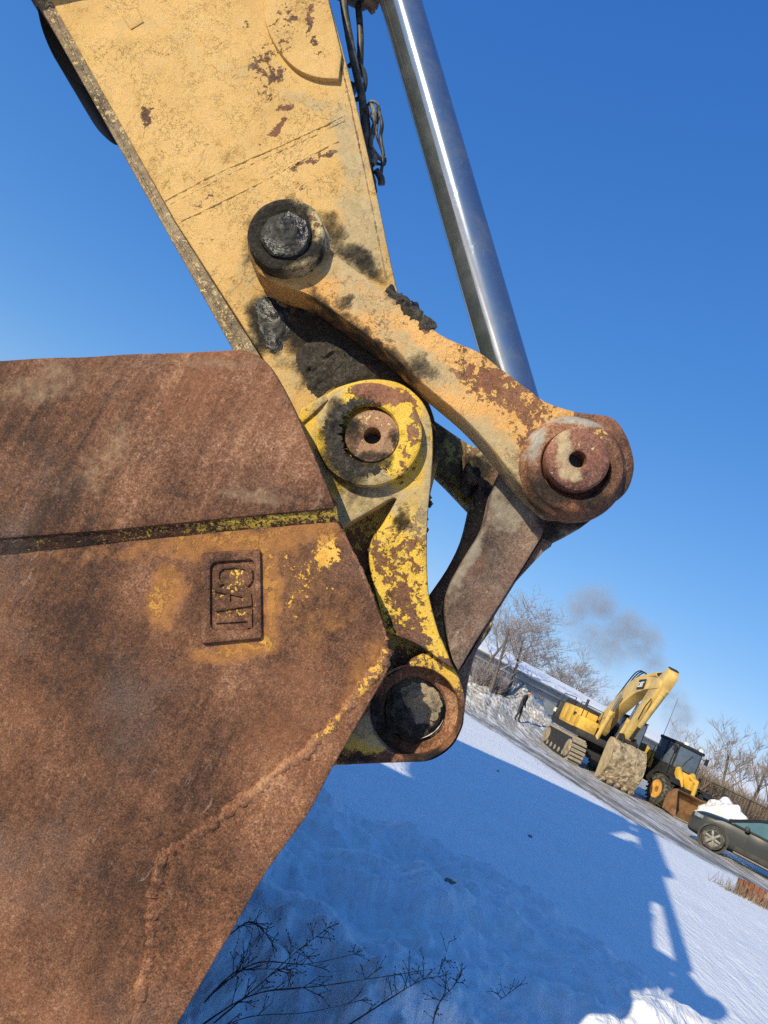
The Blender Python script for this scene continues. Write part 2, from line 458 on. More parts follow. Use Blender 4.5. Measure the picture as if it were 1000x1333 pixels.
def worn(name, d, paint=(0.56, 0.335, 0.11), base=0.5, paint_bl=(), rust_bl=(), grease_bl=(), dust_bl=(), rust=RUST, chips=0.5, dust=(0.44, 0.345, 0.20), wscale=9.0, base_dust=0.0, grain=1.0, streak=0.0, flakes=0.0, spec=0.3, rcon=1.0):
    n = N(name); c = n.coord()
    w = n.noise(c, 14, 4, 0.6, col=True)
    cd = n.vm('ADD', c, n.vm('SCALE', n.vm('SUBTRACT', w, (0.5, 0.5, 0.5)), scale=0.09))
    ctr = lambda x, k: n.m('MULTIPLY', n.m('SUBTRACT', x, 0.5), k)
    add = lambda *xs: xs[0] if len(xs) == 1 else n.m('ADD', xs[0], add(*xs[1:]))
    n1 = n.noise(c, wscale, 9, 0.68)
    n2 = n.noise(c, wscale * 5.2, 8, 0.72)
    fine = n.noise(c, 230, 4, 0.7)
    mid = n.noise(c, 42, 7, 0.68)
    f = add(ctr(n1, 2.1), ctr(n2, 2.9 * chips), base)
    if paint_bl: f = n.m('ADD', f, n.field(cd, paint_bl, d))
    if rust_bl: f = n.m('SUBTRACT', f, n.field(cd, rust_bl, d))
    pm = n.mr(f, 0.0, 0.05)
    # rust tones
    rn = add(ctr(n.noise(c, 5.0, 7, 0.64), 0.95 * rcon), ctr(mid, 0.5 * rcon), ctr(fine, 1.0), ctr(n.noise(c, 95, 5, 0.7), 0.65), ctr(n.noise(n.vm('ADD', c, (2, 0, 5)), 1.9, 6, 0.62), 1.15 * rcon), 0.5)
    if streak:
        sv = n.mapping(c, sc=(30, 30, 1.7)); rn = n.m('ADD', rn, ctr(n.noise(sv, 1.0, 6, 0.66), streak))
    rc = n.ramp(rn, rust)
    gre = n.mr(n.noise(c, 3.1, 7, 0.66), 0.48, 0.72); rc = n.mix(n.m('MULTIPLY', gre, 0.5), rc, n.mix(n.mr(fine, 0.35, 0.65), (0.080, 0.052, 0.044), (0.19, 0.135, 0.115)))
    orange = n.mr(n.noise(n.vm('ADD', c, (4, 2, 9)), 2.8, 8, 0.68), 0.48, 0.74); rc = n.mix(n.m('MULTIPLY', orange, 0.5), rc, (0.22, 0.085, 0.036))
    spk = n.mr(n.noise(c, 120, 4, 0.66), 0.62, 0.72); rc = n.mix(n.m('MULTIPLY', spk, 0.5), rc, (0.36, 0.23, 0.165))
    pit = n.mr(n.noise(n.vm('ADD', c, (3, 7, 1)), 70, 5, 0.7), 0.40, 0.32); scf = n.mr(n.noise(n.mapping(n.vm('ADD', c, n.vm('SCALE', w, scale=0.06)), rot=(0, radians(58), 0), sc=(34, 34, 9)), 1.0, 7, 0.74), 0.60, 0.72); scf = n.m('MULTIPLY', scf, n.mr(n.noise(n.vm('ADD', c, (8, 3, 3)), 4.0, 3, 0.5), 0.45, 0.62)); rc = n.mix(n.m('MULTIPLY', scf, 0.5), rc, (0.34, 0.225, 0.175))
    rc = n.mix(n.m('MULTIPLY', pit, 0.7), rc, (0.022, 0.012, 0.010))
    # a few scrapes
    sc = None
    for (an, sx, off) in ((31, 31, 0.0), (-52, 37, 3.0), (74, 27, 7.0)):
        v = n.mapping(n.vm('ADD', n.vm('ADD', c, (off, 0, off * 1.7)), n.vm('SCALE', w, scale=0.03)), rot=(0, radians(an), 0), sc=(sx, sx, 2.6))
        q = n.m('MULTIPLY', n.m('SUBTRACT', 1.0, n.mr(n.m('ABSOLUTE', n.m('SUBTRACT', n.noise(v, 1.0, 2, 0.4), 0.64)), 0.0, 0.008)), n.mr(n.noise(n.vm('ADD', c, (off, 5, off)), 5, 4, 0.6), 0.54, 0.66))
        sc = q if sc is None else n.m('MAXIMUM', sc, q)
    pv = n.ramp(n.noise(c, 4.0, 7, 0.66), [(0.3, tuple(x * k for x, k in zip(paint, (0.80, 0.76, 0.7)))), (0.5, paint), (0.72, tuple(min(1, x * k) for x, k in zip(paint, (1.12, 1.15, 1.35))))])
    pv = n.mix(n.m('MULTIPLY', n.mr(mid, 0.48, 0.68), 0.5), pv, tuple(0.45 * a + 0.55 * b for a, b in zip(paint, dust)))
    pv = n.mix(n.m('MULTIPLY', n.mr(fine, 0.56, 0.72), 0.35), pv, tuple(0.4 * x for x in paint))
    stn = n.mr(n.noise(n.vm('ADD', c, (1, 4, 2)), 7, 8, 0.72), 0.55, 0.75); pv = n.mix(n.m('MULTIPLY', stn, 0.45), pv, (0.30, 0.17, 0.06))
    ht = add(n.m('MULTIPLY', pm, 0.30), n.m('MULTIPLY', fine, 0.30 * grain), n.m('MULTIPLY', mid, 0.60 * grain))
    if flakes:
        fk = None
        for (s_, th, of) in ((21, 0.007, 0.0), (47, 0.009, 4.0)):
            q = n.m('SUBTRACT', 1.0, n.mr(n.m('ABSOLUTE', n.m('SUBTRACT', n.noise(n.vm('ADD', c, (of, of, 0)), s_, 5, 0.62), 0.5)), 0.0, th))
            q = n.m('MULTIPLY', q, n.mr(n.noise(n.vm('ADD', c, (of, 2, of)), 6.5, 7, 0.7), 0.48, 0.66)); fk = q if fk is None else n.m('MAXIMUM', fk, q)
        pv = n.mix(n.m('MULTIPLY', fk, flakes), pv, (0.17, 0.10, 0.045)); ht = n.m('SUBTRACT', ht, n.m('MULTIPLY', fk, 0.35))
    col = n.mix(pm, rc, pv)
    edge = n.m('MULTIPLY', n.mr(f, -0.10, 0.0), n.m('SUBTRACT', 1.0, pm)); col = n.mix(n.m('MULTIPLY', edge, 0.5), col, tuple(0.35 * x for x in paint))
    col = n.mix(n.m('MULTIPLY', sc, 0.5), col, n.mix(pm, (0.34, 0.25, 0.21), (0.24, 0.14, 0.07)))
    gm_ = n.mr(n.noise(c, 330, 2, 0.6), 0.30, 0.70, 0.74, 1.26, False); col = n.mix(1.0, col, n.nd('ShaderNodeCombineColor', [gm_, gm_, gm_]).outputs[0], 'MULTIPLY')
    rough = n.mr(pm, 0, 1, 0.75, 0.55, False)
    ht = n.m('SUBTRACT', ht, n.m('MULTIPLY', sc, 0.15))
    if dust_bl or base_dust:
        df = add(ctr(n.noise(c, 11, 8, 0.68), 1.3), ctr(mid, 0.5), base_dust)
        if dust_bl: df = n.m('ADD', df, n.field(cd, dust_bl, d))
        dm = n.m('MULTIPLY', n.mr(df, 0.12, 0.78), 0.88)
        dcol = n.ramp(add(n.m('MULTIPLY', mid, 0.6), n.m('MULTIPLY', fine, 0.4)), [(0.36, tuple(x * 0.62 for x in dust)), (0.62, dust)])
        col = n.mix(dm, col, dcol); rough = n.mr(dm, 0, 1, rough, 0.92, False)
    if grease_bl:
        gf = add(n.field(cd, grease_bl, d), ctr(n.noise(c, 17, 9, 0.72), 1.5), ctr(n.noise(c, 5, 4, 0.6), 1.0), ctr(n.noise(n.mapping(c, sc=(22, 22, 5)), 1.0, 6, 0.7), 0.7))
        gm = n.m('MULTIPLY', n.mr(gf, 0.14, 0.98), 0.97)
        gl = n.noise(c, 75, 8, 0.74)
        gc = n.ramp(gl, [(0.36, (0.007, 0.0065, 0.006)), (0.52, (0.027, 0.024, 0.020)), (0.64, (0.075, 0.064, 0.050)), (0.78, (0.17, 0.145, 0.11))])
        gc = n.mix(n.m('MULTIPLY', n.mr(n.noise(c, 8, 6, 0.66), 0.45, 0.66), 0.6), gc, (0.007, 0.007, 0.007))
        col = n.mix(gm, col, gc)
        wet = n.mr(n.noise(n.vm('ADD', c, (9, 1, 4)), 8, 4, 0.6), 0.48, 0.62)
        rough = n.mr(gm, 0, 1, rough, n.mr(wet, 0, 1, 0.9, 0.38), False)
        ht = n.m('ADD', ht, n.m('MULTIPLY', gm, n.m('MULTIPLY', gl, 3.2)))
    return n.bsdf(col, rough, 0.0, ht, 0.007, 0.95, spec)
# ================================================================== the near excavator: stick, links and bucket
D_BU, D_BL = 1.668, 1.70            # bucket cheek: upper wear plate, lower plate
D_LK, D_EAR, D_ST = 1.763, 1.835, 1.90
near = empty('excavator', (REF * SA, REF * CA, 0), -AZ)
tag(near, 'huge worn yellow excavator arm with pinned links and a rusty bucket beside the snow', 'excavator')

RUSTB = [(0.22, (0.026, 0.012, 0.008)), (0.40, (0.080, 0.035, 0.019)), (0.54, (0.136, 0.060, 0.032)), (0.68, (0.21, 0.10, 0.056)), (0.86, (0.37, 0.215, 0.135))]
RUSTO = [(0.24, (0.036, 0.016, 0.009)), (0.41, (0.10, 0.043, 0.022)), (0.54, (0.165, 0.069, 0.034)), (0.68, (0.245, 0.11, 0.056)), (0.86, (0.45, 0.25, 0.14))]
YEL = (0.66, 0.42, 0.07)
m_bucket_top = worn('rusted wear plate', D_BU, YEL, base=-2.2, rust=RUSTB, paint_bl=[(64, 470, 9, 30, 80, .9), (340, 480, 8, 14, 60, .6)], streak=0.75, grain=1.2, rcon=0.9, dust=(0.30, 0.20, 0.13), dust_bl=[(60, 500, 30, 120, 75, .35), (150, 560, 120, 30, 80, .3), (300, 470, 160, 12, -3, .4), (330, 645, 60, 14, 0, .45), (110, 620, 60, 60, 0, .25)])
m_bucket = worn('rusted bucket plate', D_BL, (0.66, 0.36, 0.06), base=-1.45, rust=RUSTB, chips=1.25, wscale=13,
    paint_bl=[(424, 712, 26, 46, -14, 1.75), (440, 745, 14, 60, -20, 1.25), (400, 755, 22, 60, 40, 1.25), (380, 790, 14, 50, -30, 1.15), (372, 735, 26, 34, 20, 1.3), (351, 775, 10, 66, -4, 1.75), (345, 715, 26, 14, 0, 1.5), (310, 842, 52, 10, -6, 1.8), (348, 835, 12, 18, 0, 1.6), (302, 775, 34, 50, 0, 1.25),
              (214, 775, 26, 52, 8, 1.6), (300, 700, 150, 16, -6, 1.45), (235, 705, 60, 14, -6, 1.3), (430, 780, 14, 60, -15, 1.2), (490, 870, 16, 34, 25, 1.2), (440, 940, 14, 44, 50, 1.0), (300, 735, 26, 14, 0, 1.35), (300, 775, 32, 34, 0, 1.05)],
    streak=0.4, grain=1.3, rcon=0.85, dust=(0.37, 0.165, 0.055), dust_bl=[(330, 702, 190, 20, -5, .7), (130, 718, 160, 10, -6, .4), (214, 775, 28, 60, 8, .68), (400, 745, 70, 46, 30, .42), (352, 775, 20, 80, -4, .75), (305, 848, 70, 18, -5, .75), (300, 722, 60, 20, -5, .6), (480, 880, 34, 80, 28, .55), (420, 800, 60, 70, 20, .3), (470, 1010, 30, 120, 40, .3)])
m_bead = worn('weld metal', D_BL, (0.62, 0.34, 0.07), base=-1.15, rust=[(0.28, (0.08, 0.035, 0.02)), (0.48, (0.24, 0.105, 0.055)), (0.7, (0.36, 0.18, 0.10)), (0.85, (0.46, 0.27, 0.15))], chips=1.6, wscale=16, paint_bl=[(485, 880, 30, 60, 30, 1.25), (430, 945, 30, 40, 50, 1.1), (330, 1030, 60, 20, -40, .5)], grain=1.8)
m_seam = worn('seam weld', D_BL, (0.46, 0.31, 0.045), base=-0.85, rust=[(0.3, (0.016, 0.009, 0.007)), (0.55, (0.07, 0.028, 0.016)), (0.8, (0.16, 0.07, 0.035))], chips=2.6, wscale=22, paint_bl=[(380, 670, 170, 20, -6, 1.15), (200, 690, 80, 16, -6, .6)], grain=2.2)

def dents(seed, amp, sc):
    return lambda u, z: amp * fbm(u * sc, z * sc, seed, 4, 0.5)
# ---- bucket
lower_px = [(-620, 290, 1), (-300, 300, 1), (-60, 440, 1), (0, 520, 1), (200, 520, 1), (380, 600, 1), (437, 652, 1), (440, 678), (468, 732), (488, 780), (500, 812), (506, 836), (505, 872), (481, 915), (432, 1001), (400, 1061), (346, 1136), (300, 1215), (270, 1266), (232, 1331), (175, 1420), (60, 1545, 1), (-200, 1600), (-620, 1500), (-800, 1200)]
bucket = plate('bucket', lower_px, D_BL, 0.055, m_bucket, near, bevel=0.010, h=0.016, sm=3,
    relief=lambda u, z: 0.0022 * fbm(u * 5, z * 5, 3, 5) + 0.0009 * fbm(u * 30, z * 30, 5, 3))
upper_px = [(-640, 285, 1), (-300, 285, 1), (-70, 432, 1), (-20, 466, 1), (0, 468, 1), (60, 464), (110, 463), (170, 459), (230, 457.5), (291, 454.5), (316, 454), (335, 461), (349, 473), (361, 489), (385, 534), (411, 596), (428, 636), (435, 655), (436, 662, 1), (300, 675, 1), (150, 690, 1), (0, 702, 1), (-300, 735, 1), (-700, 800, 1)]
plate('wear_plate', upper_px, D_BU, 0.045, m_bucket_top, bucket, bevel=0.010, h=0.016, sm=3, label='plain rusty wear plate across the upper cheek of the bucket',
    relief=lambda u, z: 0.002 * fbm(u * 4, z * 4, 13, 5) + 0.0012 * fbm(u * 26, z * 26, 15, 3))
# seam weld under the wear plate
def strip(name, top, bot, d0, d1, mat, parent, n=260, rows=9, amp=0.004, seed=1):
    tp = resample([UZ(x, y, d0) for x, y in top], 0.004, False); bt = resample([UZ(x, y, d1) for x, y in bot], 0.004, False)
    V = []; Fc = []
    for i in range(n + 1):
        f = i / n; a = tp[int(f * (len(tp) - 1))]; b = bt[int(f * (len(bt) - 1))]
        for k in range(rows):
            g = k / (rows - 1); p = a + (b - a) * g
            y = d0 + (d1 - d0) * g ** 0.8
            edge = sin(pi * g)
            y -= edge * (amp * (0.5 + 1.6 * float(vnoise(p[0] * 70 + 3, p[1] * 160, seed))) + amp * 0.8 * float(vnoise(p[0] * 200, p[1] * 260, seed + 1)))
            V.append((p[0], y - REF, p[1]))
    for i in range(n):
        for k in range(rows - 1):
            a = i * rows + k; Fc.append((a, a + 1, a + rows + 1, a + rows))
    return link(name, mesh_from(name, V, Fc), mat, parent, 60)
strip('seam_weld', [(-300, 735), (0, 700), (150, 688), (300, 673), (438, 659)], [(-300, 765), (0, 723), (150, 706), (300, 691), (441, 679)], D_BU + 0.004, D_BL - 0.0005, m_seam, bucket)
# lip plate and its weld bead
lip_px = [(503, 850, 1), (505, 872), (481, 915), (432, 1001), (400, 1061), (346, 1136), (300, 1215), (270, 1266), (232, 1331), (180, 1412, 1), (135, 1440, 1), (172, 1333), (190, 1260), (202, 1180), (210, 1122, 1), (232, 1104), (310, 1050), (400, 975), (455, 915)]
m_lip = worn('lip plate rust', D_BL, YEL, base=-1.9, rust=RUSTO, grain=1.4, streak=0.3, rcon=0.85, paint_bl=[(490, 880, 16, 50, 28, 1.0), (440, 950, 12, 44, 50, .7)])
plate('lip_plate', lip_px, D_BL - 0.012, 0.015, m_lip, bucket, bevel=0.004, h=0.014, sm=3,
    relief=lambda u, z: 0.0018 * fbm(u * 9, z * 9, 23, 4) + 0.0010 * fbm(u * 40, z * 40, 25, 3))
def bead(name, px, d, r, mat, parent, wob=0.5, seed=0, seg=9, step=0.004):
    pts = resample([UZ(x, y, d) for x, y in catmull([(x, y) for x, y in px], 5, False)], step, False)
    P = [Vector((u, d - REF, z)) for u, z in pts]
    rr = [r * (0.8 + wob * (float(vnoise(i * 0.35, seed, 3)) * 1.1 + float(vnoise(i * 0.9, seed, 5)) * 0.6)) for i in range(len(P))]
    for i, p in enumerate(P):
        p.x += r * 0.55 * float(vnoise(i * 0.09, seed + 7, 9)); p.z += r * 0.55 * float(vnoise(i * 0.11, seed + 17, 9))
    V, Fc = sweep(P, rr, seg, r * 0.25)
    return link(name, mesh_from(name, V, Fc), mat, parent, 70)
bead('weld_bead', [(504, 842), (492, 870), (462, 908), (404, 972), (316, 1044), (240, 1098), (214, 1112)], D_BL - 0.002, 0.0185, m_bead, bucket, 0.45, 1)
bead('weld_bead', [(214, 1112), (206, 1150), (200, 1200), (190, 1270), (176, 1333), (140, 1430)], D_BL - 0.002, 0.0185, m_bead, bucket, 0.45, 4)
bead('weld_bead', [(444, 690), (470, 744), (492, 800), (503, 834)], D_BL + 0.006, 0.006, m_bead, bucket, 0.6, 6)
# cast emblem: a raised frame and raised letters, standing on its side
m_emb = worn('emblem casting', D_BL, (0.66, 0.40, 0.07), base=-0.9, rust=RUSTB, chips=1.3, wscale=20, paint_bl=[(300, 740, 40, 10, 0, .6), (318, 748, 16, 8, 0, 1.1), (310, 752, 10, 10, 0, 1.0), (302, 770, 10, 8, 0, .7), (322, 785, 12, 5, 0, .8), (300, 800, 18, 6, 0, .5)], grain=1.6)
def rrect(c4, k):
    out = []
    for i in range(4):
        p, a, b = Vector(c4[i]), Vector(c4[i - 1]), Vector(c4[(i + 1) % 4])
        da = (a - p).normalized() * k; db = (b - p).normalized() * k
        out += [(p.x + da.x, p.y + da.y, 1), (p.x + da.x * .3 + db.x * .3, p.y + da.y * .3 + db.y * .3), (p.x + db.x, p.y + db.y, 1)]
    return out
emb = plate('emblem', rrect([(261, 719), (339, 714.5), (341, 831), (261, 838.5)], 4), D_BL - 0.013, 0.015, m_emb, bucket, holes=[rrect([(274, 732), (331, 728), (331, 819), (274, 820)], 7)], bevel=0.0058, h=0.005, sm=3,
    relief=lambda u, z: 0.0012 * fbm(u * 60, z * 60, 33, 3))
def stroke(name, pts, w, label=None):
    q = [Vector(p) for p in pts]; L = []; R = []
    for i, p in enumerate(q):
        t = (q[min(i + 1, len(q) - 1)] - q[max(i - 1, 0)]).normalized(); nn = Vector((-t.y, t.x)); k = 1.0
        if 0 < i < len(q) - 1:
            t1 = (q[i] - q[i - 1]).normalized(); k = 1 / max(0.5, abs(Vector((-t1.y, t1.x)).dot(nn)))
        L.append(p + nn * w / 2 * k); R.append(p - nn * w / 2 * k)
    return plate(name, [(p.x, p.y, 1) for p in L + R[::-1]], D_BL - 0.0088, 0.0105, m_emb, emb, bevel=0.0036, h=0.004, sm=1)
plate('emblem_floor', [(272, 730, 1), (333, 726, 1), (333, 821, 1), (272, 822, 1)], D_BL - .0022, .004, worn('emblem floor paint', D_BL, (0.60, 0.35, 0.06), base=-.75, chips=1.3, wscale=22, rust=RUSTB, paint_bl=[(315, 745, 24, 18, 0, .85), (300, 768, 26, 12, 0, .75), (305, 800, 26, 10, 0, .65)]), emb, bevel=.001, h=.006, sm=1)
stroke('letter', [(320, 762), (325.5, 755), (325.5, 744), (319, 737.5), (304, 736), (289, 737.5), (282, 744), (282, 755), (288, 762)], 7)      # C
stroke('letter', [(280, 767), (326, 776), (326, 782), (280, 793)], 7)                                                                            # A
stroke('letter_bar', [(297, 772), (297, 788)], 5)
stroke('letter', [(325, 793), (325, 818)], 7)                                                                                                     # T
stroke('letter', [(324, 805.5), (280, 808)], 7.5)
# wrapper, far cheek and cutting edge of the bucket
m_shell = worn('bucket wrapper', 1.9, (0.40, 0.27, 0.05), base=-0.25, rust=RUSTB, chips=1.2, wscale=7)
BW = 2.0
back_px = [(-640, 300), (-300, 300), (-65, 442), (-10, 475), (290, 462), (330, 470), (352, 492), (404, 600), (432, 668), (462, 740), (486, 795), (496, 835)]
bk = [UZ(x, y, D_BL) for x, y in catmull([(x, y) for x, y in back_px], 4, False)]
V = []; Fc = []
cen = np.mean(np.array([UZ(x[0], x[1], D_BL) for x in lower_px]), 0)
for (u, z) in bk:
    n_ = np.array([u, z]) - cen; n_ /= np.linalg.norm(n_)
    for (y, k) in ((0.05, 0), (BW, 0), (BW, -0.04), (0.05, -0.04)): V.append((u + n_[0] * k, D_BL + y - REF, z + n_[1] * k))
for i in range(len(bk) - 1):
    for k in range(4): Fc.append((i * 4 + k, i * 4 + (k + 1) % 4, i * 4 + 4 + (k + 1) % 4, i * 4 + 4 + k))
link('wrapper', mesh_from('wrapper', V, Fc), m_shell, bucket, 40)
far_px = [UZ(x[0], x[1], D_BL) for x in lower_px]
mbx = MB(); mbx.prism([(u, z) for u, z in far_px[6:] + [UZ(-640, 300, D_BL), UZ(-300, 300, D_BL), UZ(-60, 440, D_BL), UZ(0, 475, D_BL), UZ(290, 462, D_BL), UZ(352, 492, D_BL)]], D_BL + BW - REF, D_BL + BW + 0.05 - REF, 'y')
mbx.build('far_cheek', m_shell, bucket)

# ---- stick
m_stick = worn('stick paint', D_ST, (0.495, 0.305, 0.100), base=0.72, chips=0.95, wscale=7, flakes=0.6,
    rust_bl=[(370, 50, 30, 60, 10, .66), (345, 95, 36, 48, 0, .62), (405, 40, 8, 60, -8, .85), (250, 80, 60, 60, 0, .25), (300, 180, 90, 40, -25, .25), (190, 150, 8, 22, -8, 1.0), (360, 165, 22, 6, -40, 1.0), (400, 210, 30, 6, -25, .9), (430, 200, 16, 5, -25, .9), (265, 260, 30, 7, -28, .6), (320, 30, 12, 8, 0, .6), (280, 115, 10, 10, 0, .5), (372, 140, 20, 12, -30, .7), (338, 185, 18, 6, -40, .7)],
    dust_bl=[(455, 200, 22, 90, -14, .75), (470, 290, 34, 70, -14, .9), (450, 335, 60, 60, 0, .75), (330, 350, 26, 60, 20, .45), (375, 480, 40, 40, 0, .5), (330, 420, 22, 60, 0, .5), (400, 130, 40, 14, 20, .5), (440, 170, 50, 10, -25, .4), (180, 30, 40, 20, 0, .3), (230, 60, 30, 60, 0, .25), (300, 90, 40, 20, 0, .3)],
    grease_bl=[(372, 318, 56, 60, 0, 1.25), (430, 300, 34, 26, 35, .8), (470, 340, 60, 16, 40, .75), (345, 425, 24, 46, -20, 1.1), (420, 440, 90, 40, 36, 1.2), (470, 480, 100, 42, 10, 1.25), (400, 480, 22, 22, 0, .95), (560, 560, 60, 60, 0, 1.0)])
stick_px = [(-478, -900, 1), (66, 0, 1), (228, 288, 1), (340, 462, 1), (376, 530), (420, 610), (470, 640), (540, 640), (568, 612), (569, 570), (565, 542), (552, 507), (540, 460), (516, 372), (500, 297), (493, 263), (470, 160), (448, 70), (429, 0, 1), (198, -900, 1)]
stick = plate('stick', stick_px, D_ST, 0.60, m_stick, near, bevel=0.006, h=0.016, sm=3,
    relief=lambda u, z: 0.0018 * fbm(u * 5, z * 5, 43, 4) + 0.0012 * np.clip(fbm(u * 34, z * 34, 45, 4) - 0.05, 0, 1))
m_edge = worn('stick edge', D_ST, (0.46, 0.34, 0.17), base=-0.15, chips=1.2, wscale=20, rust=[(0.3, (0.07, 0.05, 0.035)), (0.55, (0.19, 0.14, 0.095)), (0.8, (0.30, 0.235, 0.165))], base_dust=0.3)
plate('cover_plate', [(-500, -900, 1), (47, 0, 1), (216, 300, 1), (302, 453, 1), (352, 540, 1), (372, 530, 1), (338, 462, 1), (228, 289, 1), (69, 0, 1), (-470, -900, 1)], D_ST + 0.004, 0.58, m_edge, stick, bevel=0.005, h=0.012, sm=1,
    relief=lambda u, z: 0.002 * fbm(u * 25, z * 25, 53, 4))
bead('weld_bead', [(58, -2), (150, 170), (222, 297), (320, 458)], D_ST + 0.003, 0.0045, m_edge, stick, 0.7, 9)
bead('weld_bead', [(432, 60), (441, 74), (457, 140), (475, 225), (488, 290), (503, 362)], D_ST + 0.001, 0.0032, m_edge, stick, 0.6, 11)
# lapped repair plates and their welds across the stick
m_lap = m_stick
bead('weld_bead', [(214, 262), (270, 232), (330, 205), (400, 174), (449, 150)], D_ST + 0.0012, 0.0050, m_stick, stick, 0.6, 13)
bead('weld_bead', [(222, 266), (280, 236), (340, 208), (400, 181), (449, 157)], D_ST + 0.002, 0.0040, m_stick, stick, 0.7, 15)
bead('weld_bead', [(236, 288), (290, 262), (350, 232), (400, 205), (440, 184)], D_ST + 0.0014, 0.0042, m_stick, stick, 0.8, 17)
plate('reinforcing_disc', [(343, -30, 1), (342, 0), (345, 25), (353, 48), (366, 69), (386, 89), (412, 100), (441, 102, 1), (445, 70, 1), (428, 0, 1), (421, -40, 1), (416, -60)], D_ST - 0.018, 0.022, m_stick, stick, bevel=0.004, h=0.014, sm=4)
plate('lug', [(158, 20, 1), (178, 8, 1), (187, 28, 1), (170, 38, 1)], D_ST - 0.004, 0.008, m_stick, stick, bevel=0.003, h=0.01, sm=1)
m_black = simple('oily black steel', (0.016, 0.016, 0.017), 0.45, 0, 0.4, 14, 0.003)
plate('round_boss', [(45, -20), (47, 8), (54, 38), (69, 72), (88, 97), (112, 112), (180, 100), (220, 0), (150, -120), (70, -90)], 2.12, 0.3, simple('boss shade black', (.008, .008, .009), .7, 0, .3, 9), stick, bevel=0.01, h=0.03, sm=4)  # near-black base colour stands in for the shade behind the stick

# ---- idler link (near) with its pins
m_link = worn('link paint', D_LK, (0.53, 0.285, 0.085), base=0.50, chips=0.95, flakes=0.5, wscale=10,
    rust_bl=[(660, 505, 95, 42, 36, .62), (700, 520, 60, 50, 30, .62), (790, 580, 50, 80, 0, 2.2), (740, 680, 90, 30, 0, 1.6), (600, 450, 30, 20, 30, .45), (560, 430, 18, 10, 30, .5), (720, 520, 40, 14, 30, .5), (755, 605, 78, 78, 0, 1.1), (600, 490, 40, 10, 40, .5)],
    dust_bl=[(480, 380, 60, 40, 35, .65), (445, 345, 40, 30, 0, .6), (560, 480, 70, 22, 40, .75), (640, 570, 60, 20, 45, .8), (660, 620, 40, 30, 50, .8), (520, 440, 60, 18, 40, .6), (690, 640, 40, 20, 50, .6)],
    grease_bl=[(372, 305, 62, 60, 0, 1.3), (440, 320, 24, 14, 40, .7), (448, 392, 12, 12, 0, .75), (430, 400, 50, 12, 40, .85), (490, 448, 90, 13, 40, .9), (540, 400, 40, 14, 42, .95), (480, 350, 60, 9, 36, .5), (548, 478, 24, 18, 40, .75), (600, 478, 5, 14, -10, .55), (680, 640, 60, 14, 48, .55)])
link_px = [(322, 318), (326, 290), (342, 270), (372, 262), (402, 268), (418, 290), (428, 320), (466, 352), (520, 391), (574, 434), (624, 457), (652, 478), (688, 505), (712, 522), (752, 535), (797, 542), (817, 566), (827, 602), (821, 632), (806, 650), (782, 660), (757, 668), (720, 668), (697, 650), (671, 624), (653, 599), (624, 565), (599, 540), (548, 497), (505, 457), (448, 415), (400, 383), (365, 372), (338, 356), (326, 338)]
lk = plate('idler_link', link_px, D_LK, 0.105, m_link, near, bevel=0.010, h=0.012, sm=5,
    relief=lambda u, z: 0.0016 * fbm(u * 12, z * 12, 63, 4) + 0.0008 * fbm(u * 50, z * 50, 65, 3))
m_collar = worn('collar', D_LK, (0.55, 0.32, 0.12), base=-0.9, chips=1.6, wscale=14, rust=RUSTO, dust=(0.36, 0.34, 0.30), paint_bl=[(785, 560, 14, 30, 40, .9)],
    dust_bl=[(748, 547, 44, 14, 5, 1.15), (698, 585, 12, 34, 15, .7)], grease_bl=[(715, 640, 40, 34, 0, .85), (752, 652, 40, 10, 0, .75)])
lathe('collar', 750, 605, D_LK - 0.036, [(44, 0.026), (45, 0.004), (47, 0), (59, 0.001), (62, 0.005), (64, 0.018), (71, 0.034), (72, 0.06)], m_collar, lk, 72, 0.0012, 3)
m_pin = worn('pin face', D_LK, (0.52, 0.38, 0.2), base=-0.55, chips=1.5, wscale=16, rust=[(0.3, (0.05, 0.022, 0.018)), (0.5, (0.15, 0.058, 0.04)), (0.65, (0.22, 0.09, 0.06)), (0.85, (0.33, 0.17, 0.11))], dust=(0.5, 0.39, 0.24), dust_bl=[(728, 590, 14, 30, 15, .8), (735, 620, 12, 14, 0, .6)])
lathe('pin', 753, 597, D_LK - 0.066, [(11.5, 0.07), (11.5, 0.004), (14, 0.0005), (38.5, 0), (41.2, 0.004), (41.8, 0.02), (41.8, 0.075)], m_pin, lk, 64, 0.0006, 3)
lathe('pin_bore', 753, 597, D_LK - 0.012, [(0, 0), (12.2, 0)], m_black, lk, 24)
# stick pin of the idler link, smothered in old grease
m_grease = N('old grease'); _c = m_grease.coord()
_g = m_grease.noise(_c, 60, 7, 0.7); _g2 = m_grease.noise(_c, 160, 5, 0.7)
m_grease = m_grease.bsdf(m_grease.ramp(_g, [(0.35, (0.004, 0.004, 0.004)), (0.58, (0.018, 0.016, 0.014)), (0.75, (0.09, 0.08, 0.066))]), m_grease.mr(m_grease.noise(_c, 14, 3, .5), 0.42, 0.58, 0.30, 0.75), 0, m_grease.m('ADD', m_grease.noise(_c, 34, 4, .55), m_grease.m('MULTIPLY', _g2, 0.12)), 0.014, 0.9, 0.5)
m_boss1 = worn('stick pin boss', D_LK, (0.46, 0.36, 0.18), base=0.3, chips=1.3, base_dust=0.25, dust=(0.33, 0.27, 0.17), grease_bl=[(352, 322, 52, 60, -35, 1.3), (385, 345, 55, 16, -15, 1.1), (368, 300, 36, 36, 0, 1.3), (356, 280, 34, 24, -40, .85)])
lathe('boss', 372, 303, D_LK - 0.052, [(30, 0.014), (36, 0.006), (43, 0), (48, 0.002), (50.5, 0.007), (51, 0.05), (55, 0.062)], m_boss1, lk, 72, 0.0022, 3)
